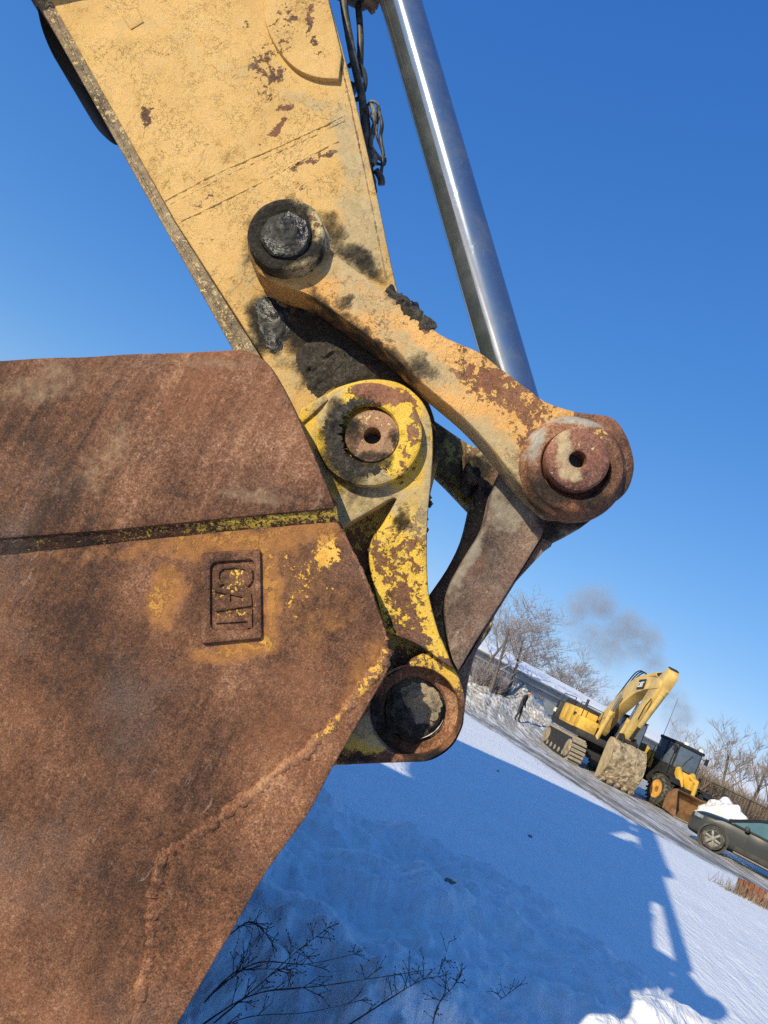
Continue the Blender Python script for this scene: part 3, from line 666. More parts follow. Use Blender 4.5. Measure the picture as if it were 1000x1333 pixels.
lathe('pin', 372, 304, D_LK - 0.060, [(0, 0.004), (4, 0.001), (6, 0.004), (12, 0.003), (22, 0.001), (30, 0.002), (33, 0.006), (34, 0.016), (34, 0.03)], m_grease, lk, 72, 0.0060, 8)
for (a, b, r) in (((505, 378), (545, 412), .018), ((538, 402), (566, 428), .015), ((528, 396), (548, 410), .022)):
    pts = [P3(a[0] + (b[0] - a[0]) * t, a[1] + (b[1] - a[1]) * t, D_LK + 0.035) for t in np.linspace(0, 1, 14)]
    V, Fc = sweep(pts, [r * (0.35 + 0.65 * sin(pi * (i + .7) / 14.4)) for i in range(14)], 10, r * 0.9)
    link('grease_lump', mesh_from('grease_lump', V, Fc), m_grease, lk, 60)
# grease and grit caked on in real thickness
mk = N('caked grease'); _c = mk.coord(); _a = mk.noise(_c, 55, 8, .72); _b = mk.noise(_c, 170, 5, .7); _d = mk.noise(_c, 7, 6, .66)
_col = mk.ramp(mk.m('ADD', mk.m('MULTIPLY', _a, .55), mk.m('MULTIPLY', _b, .45)), [(.36, (.008, .007, .006)), (.48, (.032, .027, .022)), (.58, (.085, .070, .053)), (.72, (.20, .165, .12))])
_col = mk.mix(mk.m('MULTIPLY', mk.mr(_d, .50, .68), .75), _col, (.007, .0065, .006))
m_cake = mk.bsdf(_col, mk.mr(mk.noise(_c, 9, 4, .6), .46, .60, .92, .40), 0, mk.m('ADD', _a, mk.m('MULTIPLY', _b, .6)), .010, 1.0, .4)
def crust(px, d, hgt, parent, seed, mat=None, h=.009):
    q = catmull(px, 7); out = []
    Q = np.array([p[:2] for p in q], float); tn = np.roll(Q, -1, 0) - np.roll(Q, 1, 0); tn /= np.linalg.norm(tn, axis=1)[:, None] + 1e-9
    for i, p in enumerate(Q):
        k = 7.0 * float(vnoise(i * .33, seed, 5)) + 6.0 * float(vnoise(i * .9, seed, 9)); out.append((p[0] + tn[i, 1] * k, p[1] - tn[i, 0] * k))
    ar = np.array([UZ(x, y, d) for x, y in out])
    def rel(u, z):
        db = np.min(np.hypot(u[:, None] - ar[None, :, 0], z[:, None] - ar[None, :, 1]), 1)
        return -hgt * sstep(db, 0, .016) * (.45 + 1.3 * np.clip(fbm(u * 28, z * 28, seed, 4, .6) + .25, 0, 1) + .5 * np.clip(fbm(u * 90, z * 90, seed + 3, 3, .6), -.2, 1))
    return plate('caked_grease', out, d - .001, .0035, mat or m_cake, parent, bevel=.0012, h=h, sm=1, relief=rel)
crust([(395, 500), (385, 470), (398, 448), (420, 440), (450, 452), (486, 470), (520, 492), (540, 505), (520, 500), (480, 496), (440, 505), (410, 515)], D_ST, .016, stick, 3)
crust([(330, 395), (342, 385), (362, 392), (378, 412), (376, 440), (360, 462), (345, 452), (336, 425)], D_ST, .009, stick, 5, m_grease)
crust([(506, 380), (520, 382), (534, 394), (552, 410), (565, 426), (556, 432), (546, 422), (534, 412), (520, 400), (512, 390)], D_LK, .018, lk, 9)
crust([(371 + 25 * cos(a), 305 + 27 * sin(a)) for a in np.linspace(0, 2 * pi, 14, endpoint=False)], D_LK - .058, .007, lk, 13, m_grease, .005)
# ---- far idler link
m_farlink = worn('far link paint', 2.5, (0.44, 0.33, 0.07), base=0.1, chips=1.4, base_dust=0.3, dust=(0.30, 0.24, 0.13), grease_bl=[(635, 605, 20, 28, 0, .9), (575, 560, 12, 30, 0, .6)])
plate('idler_link', [(420, 455), (500, 500), (560, 543), (600, 571), (651, 605), (690, 640), (690, 700), (640, 690), (612, 661), (565, 613), (500, 560), (420, 510)], 2.48, 0.105, m_farlink, near, bevel=0.008, h=0.03, sm=3)
lathe_m('link_pin', *(lambda p: (p[0], D_LK - REF + 0.1, p[1]))(UZ(753, 597, D_LK)), [(0.0, 0), (0.075, 0), (0.075, 0.70), (0, 0.70)], m_black, near, 32)
# ---- connecting link (H-shaped) from the rod pin to the bucket pin
m_hl = worn('connecting link steel', 1.93, (0.40, 0.25, 0.10), base=-0.62, chips=1.5, wscale=11, base_dust=0.12, dust=(0.27, 0.235, 0.19),
    rust=[(0.3, (0.045, 0.030, 0.026)), (0.48, (0.105, 0.070, 0.056)), (0.62, (0.165, 0.110, 0.085)), (0.8, (0.26, 0.185, 0.14))],
    dust_bl=[(665, 660, 40, 34, 30, .7), (610, 730, 10, 60, 30, .65)], grease_bl=[(660, 640, 26, 20, 0, .45), (740, 680, 50, 20, -20, .7)])
hpx = [(655, 607, 1), (672, 628), (690, 652), (708, 691, 1), (703, 703), (652, 785), (620, 835), (597, 874, 1), (590, 862), (584, 840), (579, 800), (580, 777), (591, 751), (612, 715), (630, 684), (641, 640)]
hl = plate('connecting_link', hpx, 1.925, 0.09, m_hl, near, bevel=0.007, h=0.012, sm=4, relief=lambda u, z: 0.004 * fbm(u * 14, z * 14, 73, 4) * sstep(z, 1.78, 1.95) + 0.0016 * fbm(u * 30, z * 30, 75, 3))
plate('arm_body', [(783, 666, 1), (755, 688), (720, 706, 1), (718, 711, 1), (690, 733), (663, 767), (630, 826), (612, 876), (606, 920, 1), (590, 910, 1), (590, 860), (640, 760), (690, 690), (700, 640, 1), (770, 640, 1)], 1.985, 0.10, m_hl, hl, bevel=0.006, h=0.02, sm=3, relief=dents(77, 0.004, 12))
plate('gusset', [(706, 700, 1), (719, 706, 1), (660, 770, 1), (605, 868, 1), (599, 872, 1), (652, 786, 1)], 1.955, 0.05, m_hl, hl, bevel=0.003, h=0.02, sm=1)
m_web = worn('connecting link web', 2.2, (0.40, 0.31, 0.15), base=-0.2, chips=1.2, base_dust=0.35, dust=(0.32, 0.26, 0.16), grease_bl=[(628, 596, 22, 18, 20, .85), (640, 640, 10, 40, 0, .6)])
plate('web', [(613, 660, 1), (603, 700), (585, 737), (561, 772, 1), (560, 830, 1), (590, 890, 1), (640, 820, 1), (670, 690, 1), (655, 640, 1), (640, 640, 1)], 2.26, 0.12, m_web, hl, bevel=0.008, h=0.02, sm=3)
plate('cross_tube', [(606, 584, 1), (617, 579), (636, 590), (650, 600), (656, 609), (646, 640), (636, 668), (627, 688), (622, 684), (617, 664), (617, 650), (622, 630), (613, 634), (606, 620)], 2.28, 0.18, m_web, hl, bevel=0.018, h=0.012, sm=4, relief=dents(79, 0.008, 16))

# ---- bucket ears (hinge brackets)
m_ear = worn('ear paint', D_EAR, (0.60, 0.375, 0.045), base=0.42, chips=0.95, wscale=12,
    rust_bl=[(500, 520, 44, 16, 8, 1.2), (530, 570, 16, 40, -10, .55), (545, 690, 18, 60, 0, .35), (530, 790, 34, 60, -20, .5), (545, 840, 40, 20, 40, .6), (580, 880, 20, 40, 20, 1.0), (490, 640, 30, 10, 0, .5), (520, 730, 50, 60, 0, .3), (600, 930, 20, 50, 0, 1.8), (560, 985, 90, 12, -5, 2.2), (530, 870, 40, 18, 0, 1.1)],
    dust_bl=[(470, 655, 52, 30, -30, 1.4), (560, 640, 14, 70, 0, .9), (555, 560, 14, 60, 0, .8), (430, 520, 40, 16, -25, .8), (520, 650, 30, 24, 0, .75), (545, 660, 30, 40, 0, .6), (425, 590, 20, 60, 0, .9)],
    grease_bl=[(440, 585, 26, 60, -10, .85), (522, 676, 12, 14, 0, .8), (470, 960, 40, 30, 0, .45), (500, 985, 60, 14, 0, .55)])
ear_px = [(384, 560), (388, 545, 1), (423, 514, 1), (440, 503), (480, 493), (518, 497), (545, 516), (560, 542), (564, 574), (562, 621), (557, 672), (556, 722), (558, 769), (566, 805), (576, 840), (576, 862, 1), (541, 838), (502, 821, 1), (493, 789), (485, 757), (480, 725), (484, 702), (497, 683), (516, 650), (511, 648, 1), (446, 686, 1), (425, 668, 1), (392, 600)]
ear = plate('bucket_ear', ear_px, D_EAR, 0.055, m_ear, bucket, bevel=0.007, h=0.010, sm=4, holes=[[(484.5 + 15 * cos(a), 566.5 + 15 * sin(a)) for a in np.linspace(0, 2 * pi, 20, endpoint=False)]], label='yellow hinge bracket of the bucket with a big round pin boss',
    relief=lambda u, z: 0.0022 * fbm(u * 14, z * 14, 83, 4) + 0.0010 * fbm(u * 60, z * 60, 85, 3))
m_disc = worn('hinge boss paint', D_EAR, (0.62, 0.40, 0.045), base=0.55, chips=0.9, wscale=13,
    rust_bl=[(500, 515, 48, 20, 8, 1.35), (540, 560, 12, 40, -8, .6), (500, 620, 40, 10, -10, .5), (530, 600, 14, 14, 0, .5)], dust_bl=[(430, 530, 24, 40, 30, .9), (470, 625, 46, 14, 10, .9), (450, 505, 30, 12, -20, .5)],
    grease_bl=[(450, 585, 36, 50, -20, 1.35), (440, 545, 22, 26, 0, 1.0), (430, 600, 22, 30, 0, .9), (470, 600, 40, 20, 10, 1.0), (465, 530, 26, 12, -20, .9)])
lathe('boss', 480, 563.5, D_EAR - 0.040, [(38, 0.012), (40, 0.002), (43, 0), (66, 0), (69, 0.003), (70, 0.010), (70, 0.040), (71, 0.046)], m_disc, ear, 80, 0.0008, 3)
m_pin2 = worn('hinge pin', D_EAR, (0.55, 0.38, 0.18), base=-0.25, chips=1.6, wscale=18, rust=[(0.3, (0.06, 0.028, 0.02)), (0.5, (0.19, 0.085, 0.05)), (0.7, (0.33, 0.17, 0.09))], base_dust=0.15, dust=(0.42, 0.37, 0.28), grease_bl=[(460, 560, 16, 40, 0, .75), (470, 540, 24, 12, 0, .7), (475, 600, 40, 10, 10, .75), (515, 580, 8, 20, 0, .6)])
lathe('pin', 484.5, 566.5, D_EAR - 0.046, [(11.5, 0.07), (11.5, 0.003), (14, 0), (30, 0.0005), (34.5, 0.003), (35.5, 0.010), (35.8, 0.05)], m_pin2, ear, 64, 0.0012, 3)
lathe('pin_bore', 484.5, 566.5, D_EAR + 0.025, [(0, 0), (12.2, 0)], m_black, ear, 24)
# a crust of grit and grease thrown round the pin
ringo = [(484.5 + 42 * cos(a), 566.5 - 42 * sin(a)) for a in np.linspace(radians(75), radians(305), 26)]
rout = [(482 + (46 + 15 * sin((a - radians(75)) / radians(230) * pi)) * cos(a), 567 - (44 + 15 * sin((a - radians(75)) / radians(230) * pi)) * sin(a)) for a in np.linspace(radians(305), radians(75), 26)]
crust([(x, y) for x, y in ringo + rout], D_EAR - .040, .014, ear, 21, None, .006)
for (px, py, s) in ((558, 648, .010), (560, 656, .009), (555, 676, .007), (555, 690, .008), (559, 588, .006)):
    MB().ball(P3(px, py, D_EAR + .03), (s, s, s), 2, 0.5, 1.6).build('grease_lump', m_grease, ear, 70)
# ear cheek below: recessed web down to the bucket pin
m_rec = worn('recess paint', 1.93, (0.46, 0.35, 0.08), base=0.35, chips=1.5, wscale=12, base_dust=0.25, dust=(0.30, 0.26, 0.16), rust_bl=[(470, 730, 20, 60, 0, .7), (540, 860, 60, 14, 10, .8), (470, 990, 60, 14, 0, 1.2)], grease_bl=[(480, 760, 14, 60, 0, .5), (530, 930, 70, 60, 0, .8), (470, 985, 40, 20, 0, .5)])
plate('bracket_web', [(395, 600, 1), (430, 660), (500, 640), (520, 650), (540, 700), (552, 780), (575, 850), (600, 895), (604, 925), (596, 955), (570, 980), (540, 985), (430, 985, 1), (420, 800, 1)], 1.925, 0.06, m_rec, ear, bevel=0.006, h=0.016, sm=3, relief=dents(91, 0.003, 14),
    holes=[[(541 + 50 * cos(a), 925 + 50 * sin(a)) for a in np.linspace(0, 2 * pi, 28, endpoint=False)]])
m_rim = worn('bucket pin housing', D_EAR, (0.55, 0.34, 0.05), base=-0.1, chips=1.6, wscale=14, rust=RUST, rust_bl=[(600, 960, 30, 60, 20, .9), (550, 990, 100, 14, -4, 1.2)],
    paint_bl=[(588, 880, 14, 40, 22, 1.1), (545, 855, 40, 10, 15, .3), (462, 965, 16, 12, 0, 1.2), (490, 972, 20, 16, 0, 1.1)], dust_bl=[(475, 945, 24, 20, 0, .6), (500, 965, 30, 16, 20, .5)], grease_bl=[(560, 990, 100, 9, -6, .75), (600, 940, 8, 40, 0, .5), (470, 992, 60, 8, 0, .7)])
def circ(cx_, cy_, r, n=32, a0=0): return [(cx_ + r * cos(a0 + 2 * pi * i / n), cy_ + r * sin(a0 + 2 * pi * i / n)) for i in range(n)]
plate('pin_housing', [(434, 997, 1), (496, 994), (540, 992.5), (557, 990), (573, 982), (589, 968), (601, 946), (606, 918), (602, 893), (589, 866), (572, 850), (548, 852), (524, 868), (500, 884), (474, 905), (440, 960)], D_EAR + 0.018, 0.10, m_rim, ear, bevel=0.007, h=0.012, sm=4, holes=[circ(540, 927, 59)], relief=dents(93, 0.003, 18))
plate('bracket_lip', [(502, 820, 1), (520, 829), (541, 838), (560, 850), (577, 863, 1), (592, 872, 1), (578, 838), (572, 826, 1), (540, 822), (512, 808, 1)], D_EAR - 0.012, 0.05, m_ear, ear, bevel=0.008, h=0.012, sm=4)
m_deep = worn('pin recess', 1.95, (0.42, 0.27, 0.09), base=-0.6, chips=1.2, dust=(0.33, 0.28, 0.2), rust=RUSTO, grease_bl=[(512, 935, 30, 50, 0, .7), (540, 962, 30, 14, 0, .5)])
lathe('recess_floor', 541, 924, 1.915, [(40, 0.01), (43, 0.0), (60, -0.002), (61, -0.05)], m_deep, ear, 64, 0.0014, 3)
m_mud = worn('dried grease and grit', 1.95, (0.34, 0.28, 0.19), base=-2.5, chips=1, base_dust=0.8, dust=(0.40, 0.33, 0.23), rust=RUSTO, grease_bl=[(512, 935, 26, 46, 0, .9), (538, 956, 24, 12, 0, .7)], grain=2.5)
lathe('pin', 539, 921, 1.935, [(0, -0.016), (8, -0.018), (20, -0.016), (31, -0.010), (37, 0.004), (39, 0.03)], m_mud, ear, 72, 0.006, 8)
crust([(520, 900), (534, 888), (556, 890), (572, 904), (576, 922), (566, 936), (556, 926), (548, 932), (540, 922), (528, 918)], 1.915, .014, ear, 25, m_mud, .006)
crust([(505, 900), (515, 890), (525, 905), (530, 925), (545, 940), (560, 945), (556, 962), (535, 968), (512, 955), (500, 930)], 1.915, .016, ear, 27, None, .006)
crust([(470, 930), (482, 905), (492, 915), (490, 945), (505, 970), (525, 982), (510, 988), (488, 975)], 1.905, .010, ear, 29, None, .008)
m_steel = simple('bright steel', (0.30, 0.29, 0.28), 0.55, 1.0, 0.15, 60, 0.001)
V = []; Fc = []
pts = [P3(540 + 40 * cos(a), 922 + 40 * sin(a), 1.912) for a in np.linspace(radians(22), radians(80), 18)]
V, Fc = sweep(pts, [0.0010 + 0.0030 * max(0, float(vnoise(i * .6, 3, 1)) + .35) * sin(pi * i / 17) for i in range(18)], 6)
link('seal_ring', mesh_from('seal_ring', V, Fc), m_steel, ear, 60)
lathe_m('bucket_pin', *(lambda p: (p[0], 1.95 - REF, p[1]))(UZ(541, 924, 1.93)), [(0.0, 0), (0.085, 0), (0.085, 0.62), (0, 0.62)], m_black, ear, 32)
# upper-left wing of the ear
plate('ear_wing', [(386, 549, 1), (392, 531, 1), (423, 513, 1), (427, 520, 1), (396, 548, 1), (391, 552, 1)], D_EAR - 0.010, 0.05, m_ear, ear, bevel=0.004, h=0.01, sm=1)

# ---- bucket cylinder rod: chrome, running up out of the picture
chr_n = N('chromed rod'); c = chr_n.coord()
DR = 2.18
p0 = P3(521, 0, DR); p1 = P3(660, 482, DR); ax = (p1 - p0).normalized()
def scr(an, sx, th, off, long=4.0):
    v = chr_n.mapping(chr_n.vm('ADD', c, (off, 0, off)), rot=(0, radians(an), 0), sc=(sx, sx, long)); return chr_n.m('SUBTRACT', 1.0, chr_n.mr(chr_n.m('ABSOLUTE', chr_n.m('SUBTRACT', chr_n.noise(v, 1.0, 1, 0.3), 0.6)), 0.0, th))
s1 = chr_n.m('MAXIMUM', scr(52, 55, 0.008, 1.7), chr_n.m('MAXIMUM', scr(30, 70, 0.008, 3.1), scr(-70, 60, 0.006, 5.3)))
s1 = chr_n.m('MULTIPLY', s1, chr_n.mr(chr_n.noise(c, 6, 3, 0.5), 0.42, 0.62))
dull = chr_n.mr(chr_n.noise(c, 9, 6, 0.7), 0.4, 0.75)
cc = chr_n.mix(chr_n.m('MULTIPLY', s1, 0.6), (0.40, 0.43, 0.475), (0.8, 0.8, 0.8))
chr_n.bsdf((.44, .465, .50), chr_n.m('ADD', 0.115, chr_n.m('MULTIPLY', s1, 0.08)), 1.0)
_b1 = chr_n.b
chr_n.bsdf(chr_n.mix(chr_n.m('MULTIPLY', s1, .5), (.13, .145, .165), (.5, .5, .5)), 0.6, 0.0, None, 0, 1, .2)
mxs = chr_n.nd('ShaderNodeMixShader'); chr_n.set(mxs.inputs[0], chr_n.m('ADD', .22, chr_n.m('MULTIPLY', dull, .3))); chr_n.t.links.new(_b1.outputs[0], mxs.inputs[1]); chr_n.t.links.new(chr_n.b.outputs[0], mxs.inputs[2]); chr_n.t.links.new(mxs.outputs[0], chr_n.out.inputs[0])
rodr = 28.6 * tdep(600, 280, DR) * 0.985
top = p0 - ax * 1.9
mb = MB(); mb.cyl(top, p1 + ax * 0.14, rodr, rodr, 96); rod = mb.build('cylinder_rod', chr_n.mat, near, 40)
# ---- the rest of this machine and two added shadow blockers, above and beyond the picture's edge (they throw the long shadows on the snow)
def uzplate(name, pts, d0, d1, mat, parent, bev=0.03):
    mb = MB(); mb.prism(pts, d0 - REF, d1 - REF, 'y', bev); return mb.build(name, mat, parent)
m_body = simple('excavator paint', (0.55, 0.33, 0.10), 0.5, 0, 0.2, 3, 0, dirt=((0.22, 0.16, 0.09), 0.6))
# upper stick, continuing past the frame
e0 = UZ(-420, -800, D_ST); e1 = UZ(215, -800, D_ST)
uzplate('stick_upper', [(-1.75, 3.2), (-1.55, 3.36), (-1.30, 3.62), (-1.62, 3.74), (-2.2, 4.24), (-2.9, 4.92), (-3.4, 5.42), (-4.1, 6.15), (-4.5, 6.0), (-3.7, 3.35), (-3.0, 3.45), (-2.4, 3.45)], 1.92, 2.42, m_body, stick, 0.02)
uzplate('shadow_blocker', [(-1.72, 3.2), (-1.55, 3.36), (-2.2, 4.1), (-4.0, 5.6), (-4.4, 5.4), (-3.6, 3.0), (-3.0, 2.62), (-2.12, 2.6), (-2.1, 2.9)], 1.68, 1.905, m_body, stick, 0.02)  # added unseen slab, shaped to shade a lit patch of the snow
uzplate('boom', [(-3.5, 5.3), (-3.45, 4.2), (-3.25, 3.25), (-3.9, 3.30), (-5.2, 3.95), (-7.2, 5.6), (-10.0, 6.2), (-12.5, 4.6), (-13.2, 5.4), (-10.6, 7.1), (-8.6, 7.25), (-7.15, 7.68), (-4.75, 7.78), (-4.2, 7.0), (-3.9, 6.2)], 1.85, 2.6, m_body, near, 0.03)
def rodpt(u): return Vector((u, DR - REF, P3(521, 0, DR).z + (u - P3(521, 0, DR).x) * (ax.z / ax.x)))
mb = MB(); mb.cyl(rodpt(-2.05), rodpt(-4.7), 0.20, 0.20, 32); mb.cyl(rodpt(-1.98), rodpt(-2.25), 0.235, 0.235, 32); mb.cyl(rodpt(-4.0), rodpt(-4.1), 0.18, 0.18, 32)
mb.tube([rodpt(-2.1) + Vector((-.1, 0, -.16)), rodpt(-3.2) + Vector((-.12, 0, -.16)), rodpt(-4.5) + Vector((-.14, 0, -.2))], 0.03, 8); mb.build('cylinder_barrel', m_body, near)
uzplate('shadow_gap_filler', [(-1.1, 3.66), (-1.0, 3.80), (-1.32, 4.16), (-2.0, 4.85), (-2.25, 4.62), (-2.1, 4.1), (-1.42, 3.68)], 2.08, 2.30, m_black, near, .01)  # added unseen plate that closes the gap in the arm's shadow
for u in (-2.95, -3.7): 
    mb = MB(); mb.box(rodpt(u) + Vector((-.22, 0, -.24)), (0.16, 0.12, 0.5), Matrix.Rotation(radians(-40), 3, 'Y'), 0.02); mb.build('pipe_bracket', m_black, near)
uzplate('house', [(-12.4, 1.45), (-2.95, 1.35), (-2.85, 3.0), (-3.0, 3.2), (-4.4, 3.25), (-8.0, 3.3), (-12.3, 3.1)], 0.9, 3.1, m_body, near, 0.06)
uzplate('cab', [(-6.8, 1.6), (-4.8, 1.6), (-4.75, 2.6), (-5.2, 3.9), (-6.8, 3.9)], 0.7, 1.7, m_body, near, 0.08)
for d0 in (0.3, 3.3):
    uzplate('crawler_track', [(-12.0, 0.55), (-11.6, 0.08), (-3.7, 0.05), (-3.1, 0.6), (-3.5, 1.15), (-11.6, 1.2)], d0, d0 + 0.75, m_black, near, 0.06)
uzplate('undercarriage', [(-10.6, 0.5), (-4.4, 0.5), (-4.6, 1.5), (-10.4, 1.5)], 1.0, 3.35, m_black, near, 0.05)
# ---- hoses on the back of the stick
m_hose = simple('black hydraulic hose', (0.030, 0.027, 0.025), 0.55, 0, 0.5, 30, 0.002, dirt=((0.12, 0.10, 0.075), 0.7))
def hose(pts, r, d, wob=0.001):
    P = smooth3([P3(x, y, d) for x, y in pts], 8); V, Fc = sweep(P, r, 12, wob); return link('hose', mesh_from('hose', V, Fc), m_hose, near, 50)
hose([(440, -160), (443, -60), (447, 0), (455, 50), (463, 90), (470, 120), (474, 150), (478, 200), (486, 250)], 0.0145, 2.20)
hose([(462, -160), (463, -60), (466, 0), (469, 40), (469, 80), (467, 110)], 0.0125, 2.28)
mb = MB()
P = [P3(462 + 14 * cos(a), 106 + 24 * sin(a), 2.24) for a in np.linspace(-2.2, 2.2, 16)]
mb.tube(P, 0.008, 8); mb.box(P3(457, 116, 2.24), (0.03, 0.04, 0.03)); mb.build('hose_clamp', m_black, near)
mb = MB(); mb.box(P3(481, 3, 2.24), (0.05, 0.06, 0.02), Matrix.Rotation(radians(30), 3, 'Y'), 0.003); mb.cyl(P3(474, 0, 2.2), P3(492, 8, 2.22), 0.012, seg=12)
mb.build('bracket', simple('rusty bracket', (0.20, 0.11, 0.06), 0.7, 0, 0.4, 30, 0.003), near)
m_cable = simple('dirty grey cable wrap', (0.17, 0.155, 0.13), 0.8, 0, 0.6, 60, 0.004)
for pts, r, mt in (([(483, 133), (488, 150), (487, 170), (483, 185), (486, 196), (497, 208), (500, 203)], .0075, m_cable), ([(492, 140), (497, 160), (496, 180), (499, 200), (497, 220), (494, 236)], .006, m_hose),
                   ([(478, 138), (484, 132), (492, 136), (494, 150), (486, 165), (480, 182), (482, 205), (492, 214)], .005, m_cable), ([(476, 140), (478, 165), (476, 190), (480, 215), (486, 238)], .012, m_hose),
                   ([(484, 140), (492, 152), (490, 172), (495, 190), (501, 204), (500, 214), (490, 212)], .0045, m_hose), ([(490, 222), (496, 232), (497, 241)], .012, m_hose), ([(480, 195), (488, 205), (484, 214)], .012, m_cable), ([(486, 150), (488, 142), (482, 150), (486, 160), (482, 172)], .0035, m_cable)):
    P = smooth3([P3(x, y, 2.2 + random.uniform(-.02, .03)) for x, y in pts], 6); V, Fc = sweep(P, r, 8, 0.002)
    link('cable', mesh_from('cable', V, Fc), mt, near, 60)

# ================================================================== ground
def gp(px, py): g = G(px, py); return (g.x, g.y)
ROADN = [gp(600, 925), gp(660, 962), gp(714, 998), gp(813, 1063), gp(889, 1104), gp(976, 1152), gp(1060, 1200), gp(1180, 1262)]
MOUND = [gp(330, 1030), gp(400, 1062), gp(470, 1090), gp(560, 1135), gp(690, 1212), gp(785, 1275), gp(870, 1355)]
def gz(x, y):
    x = np.asarray(x, float); y = np.asarray(y, float)
    r = np.hypot(x, y)
    z = 0.05 * fbm(x * 0.22, y * 0.22, 201, 3) * np.exp(-r / 60)
    # wind-packed ripples
    ca, sa = cos(radians(-30)), sin(radians(-30)); xa = x * ca + y * sa; ya = -x * sa + y * ca
    near_ = np.exp(-r / 16)
    z = z + (0.030 * fbm(xa * 2.6, ya * 0.9, 211, 4, .55) + 0.012 * fbm(xa * 9, ya * 4, 221, 3, .55)) * near_
    # crumbly bank pushed up beside the bucket
    d, run, side = segdist(x, y, MOUND)
    w = np.where(side < 0, sstep(d, -0.35, 0.30), 1 - sstep(d, -0.9, 0.45)) * 1.0
    lump = 0.24 * fbm(x * 2.2, y * 2.2, 231, 4, .5) + 0.05 * np.abs(fbm(x * 7, y * 7, 241, 4, .6))
    z = z + w * (0.26 + lump * np.exp(-r / 14))
    # shoulder that falls to the cleared yard
    dr, rr_, sd = segdist(x, y, ROADN)
    yard = np.where(sd > 0, 1.0, 0.0)
    z = z + np.where(sd > 0, -0.10 * sstep(dr, 0.0, 0.8), 0.035 * np.exp(-(dr / 0.5) ** 2) * (0.6 + 2 * vnoise(x * 1.3, y * 1.3, 251)))
    z = z + np.where(sd > 0, (0.035 * fbm(x * 1.1, y * 1.1, 261, 4, .55)) * np.exp(-r / 60), 0)
    # snow bank thrown up along the sheds on the far left
    for (px, py, Y, R, H) in ((640, 895, 46, 5.0, 1.0), (665, 900, 44, 3.0, 0.7), (700, 915, 46, 4.5, .75), (622, 905, 40, 3, 0.8), (738, 925, 48, 4, 0.5)):
        c = AT(px, py, Y); q = np.hypot(x - c.x, (y - c.y) * 0.8) / R
        z = z + H * np.exp(-q * q * 1.6) * (1 + 0.5 * fbm(x * 0.8, y * 0.8, 271, 4, .6))
    return z
azs = np.concatenate([np.arange(-180, -50, 4.0), np.arange(-50, -25, 1.0), np.arange(-25, 62, 0.17), np.arange(62, 90, 1.0), np.arange(90, 180, 4.0)])
rs = [0.25]
while rs[-1] < 6000: rs.append(rs[-1] * (1.0095 if rs[-1] < 14 else 1.013 if rs[-1] < 60 else 1.06) + 0.0005)
rs = np.array(rs)
A_, R_ = np.meshgrid(np.radians(azs), rs, indexing='ij')
X_ = R_ * np.sin(A_); Y_ = R_ * np.cos(A_); Z_ = gz(X_, Y_) * np.where(R_ < 150, 1, 0)
na, nr = A_.shape
ii, jj = np.meshgrid(np.arange(na), np.arange(nr - 1), indexing='ij'); i2 = (ii + 1) % na
quads = np.stack([ii * nr + jj, ii * nr + jj + 1, i2 * nr + jj + 1, i2 * nr + jj], -1).reshape(-1, 4)
me = bpy.data.meshes.new('snow_ground'); nv = na * nr
me.vertices.add(nv); me.vertices.foreach_set('co', np.stack([X_, Y_, Z_], -1).reshape(-1).astype(np.float32))
me.loops.add(quads.size); me.loops.foreach_set('vertex_index', quads.ravel().astype(np.int32))
me.polygons.add(len(quads)); me.polygons.foreach_set('loop_start', np.arange(0, quads.size, 4, dtype=np.int32))
me.update(calc_edges=True); me.validate()
dM, _, sM = segdist(X_.ravel(), Y_.ravel(), MOUND)
mm = np.where(sM < 0, 1.0, 1 - sstep(dM, -.3, .3)) * np.exp(-np.hypot(X_, Y_).ravel() / 25)
dR, _, sR = segdist(X_.ravel(), Y_.ravel(), ROADN)
at = me.attributes.new('bank', 'FLOAT', 'POINT'); at.data.foreach_set('value', mm.astype(np.float32))
yd = np.where(sR > 0, sstep(dR, -0.3, 0.5), 0.35 * np.exp(-(dR / 0.8) ** 2)) * np.exp(-np.maximum(0, dR - 18) / 18)
at = me.attributes.new('yard', 'FLOAT', 'POINT'); at.data.foreach_set('value', yd.astype(np.float32))
at = me.attributes.new('across', 'FLOAT', 'POINT'); at.data.foreach_set('value', np.where(sR > 0, dR, -dR).astype(np.float32))
g = N('snow'); c = g.coord()
bank = g.nd('ShaderNodeAttribute', attribute_name='bank').outputs['Fac']; yard = g.nd('ShaderNodeAttribute', attribute_name='yard').outputs['Fac']; acr = g.nd('ShaderNodeAttribute', attribute_name='across').outputs['Fac']
nf = g.noise(c, 45, 6, 0.65); nm_ = g.noise(c, 9, 6, 0.62); nl = g.noise(c, 1.1, 5, 0.6)
sd_ = g.mapping(c, rot=(0, 0, radians(-30)), sc=(9, 2.2, 1)); rip = g.noise(sd_, 1.6, 6, 0.6)
snow = g.ramp(nl, [(0.3, (0.85, 0.85, 0.845)), (0.7, (0.92, 0.915, 0.90))])
snow = g.mix(g.m('MULTIPLY', g.m('MULTIPLY', bank, g.mr(nm_, 0.42, 0.7)), 0.6), snow, (0.74, 0.66, 0.58))
snow = g.mix(g.mr(rip, .42, .7, 0, .30), snow, (0.66, 0.68, 0.71))
spk = g.m('MULTIPLY', g.mr(g.noise(c, 32, 3, 0.6), 0.70, 0.76), 0.5); snow = g.mix(spk, snow, (0.33, 0.30, 0.26))
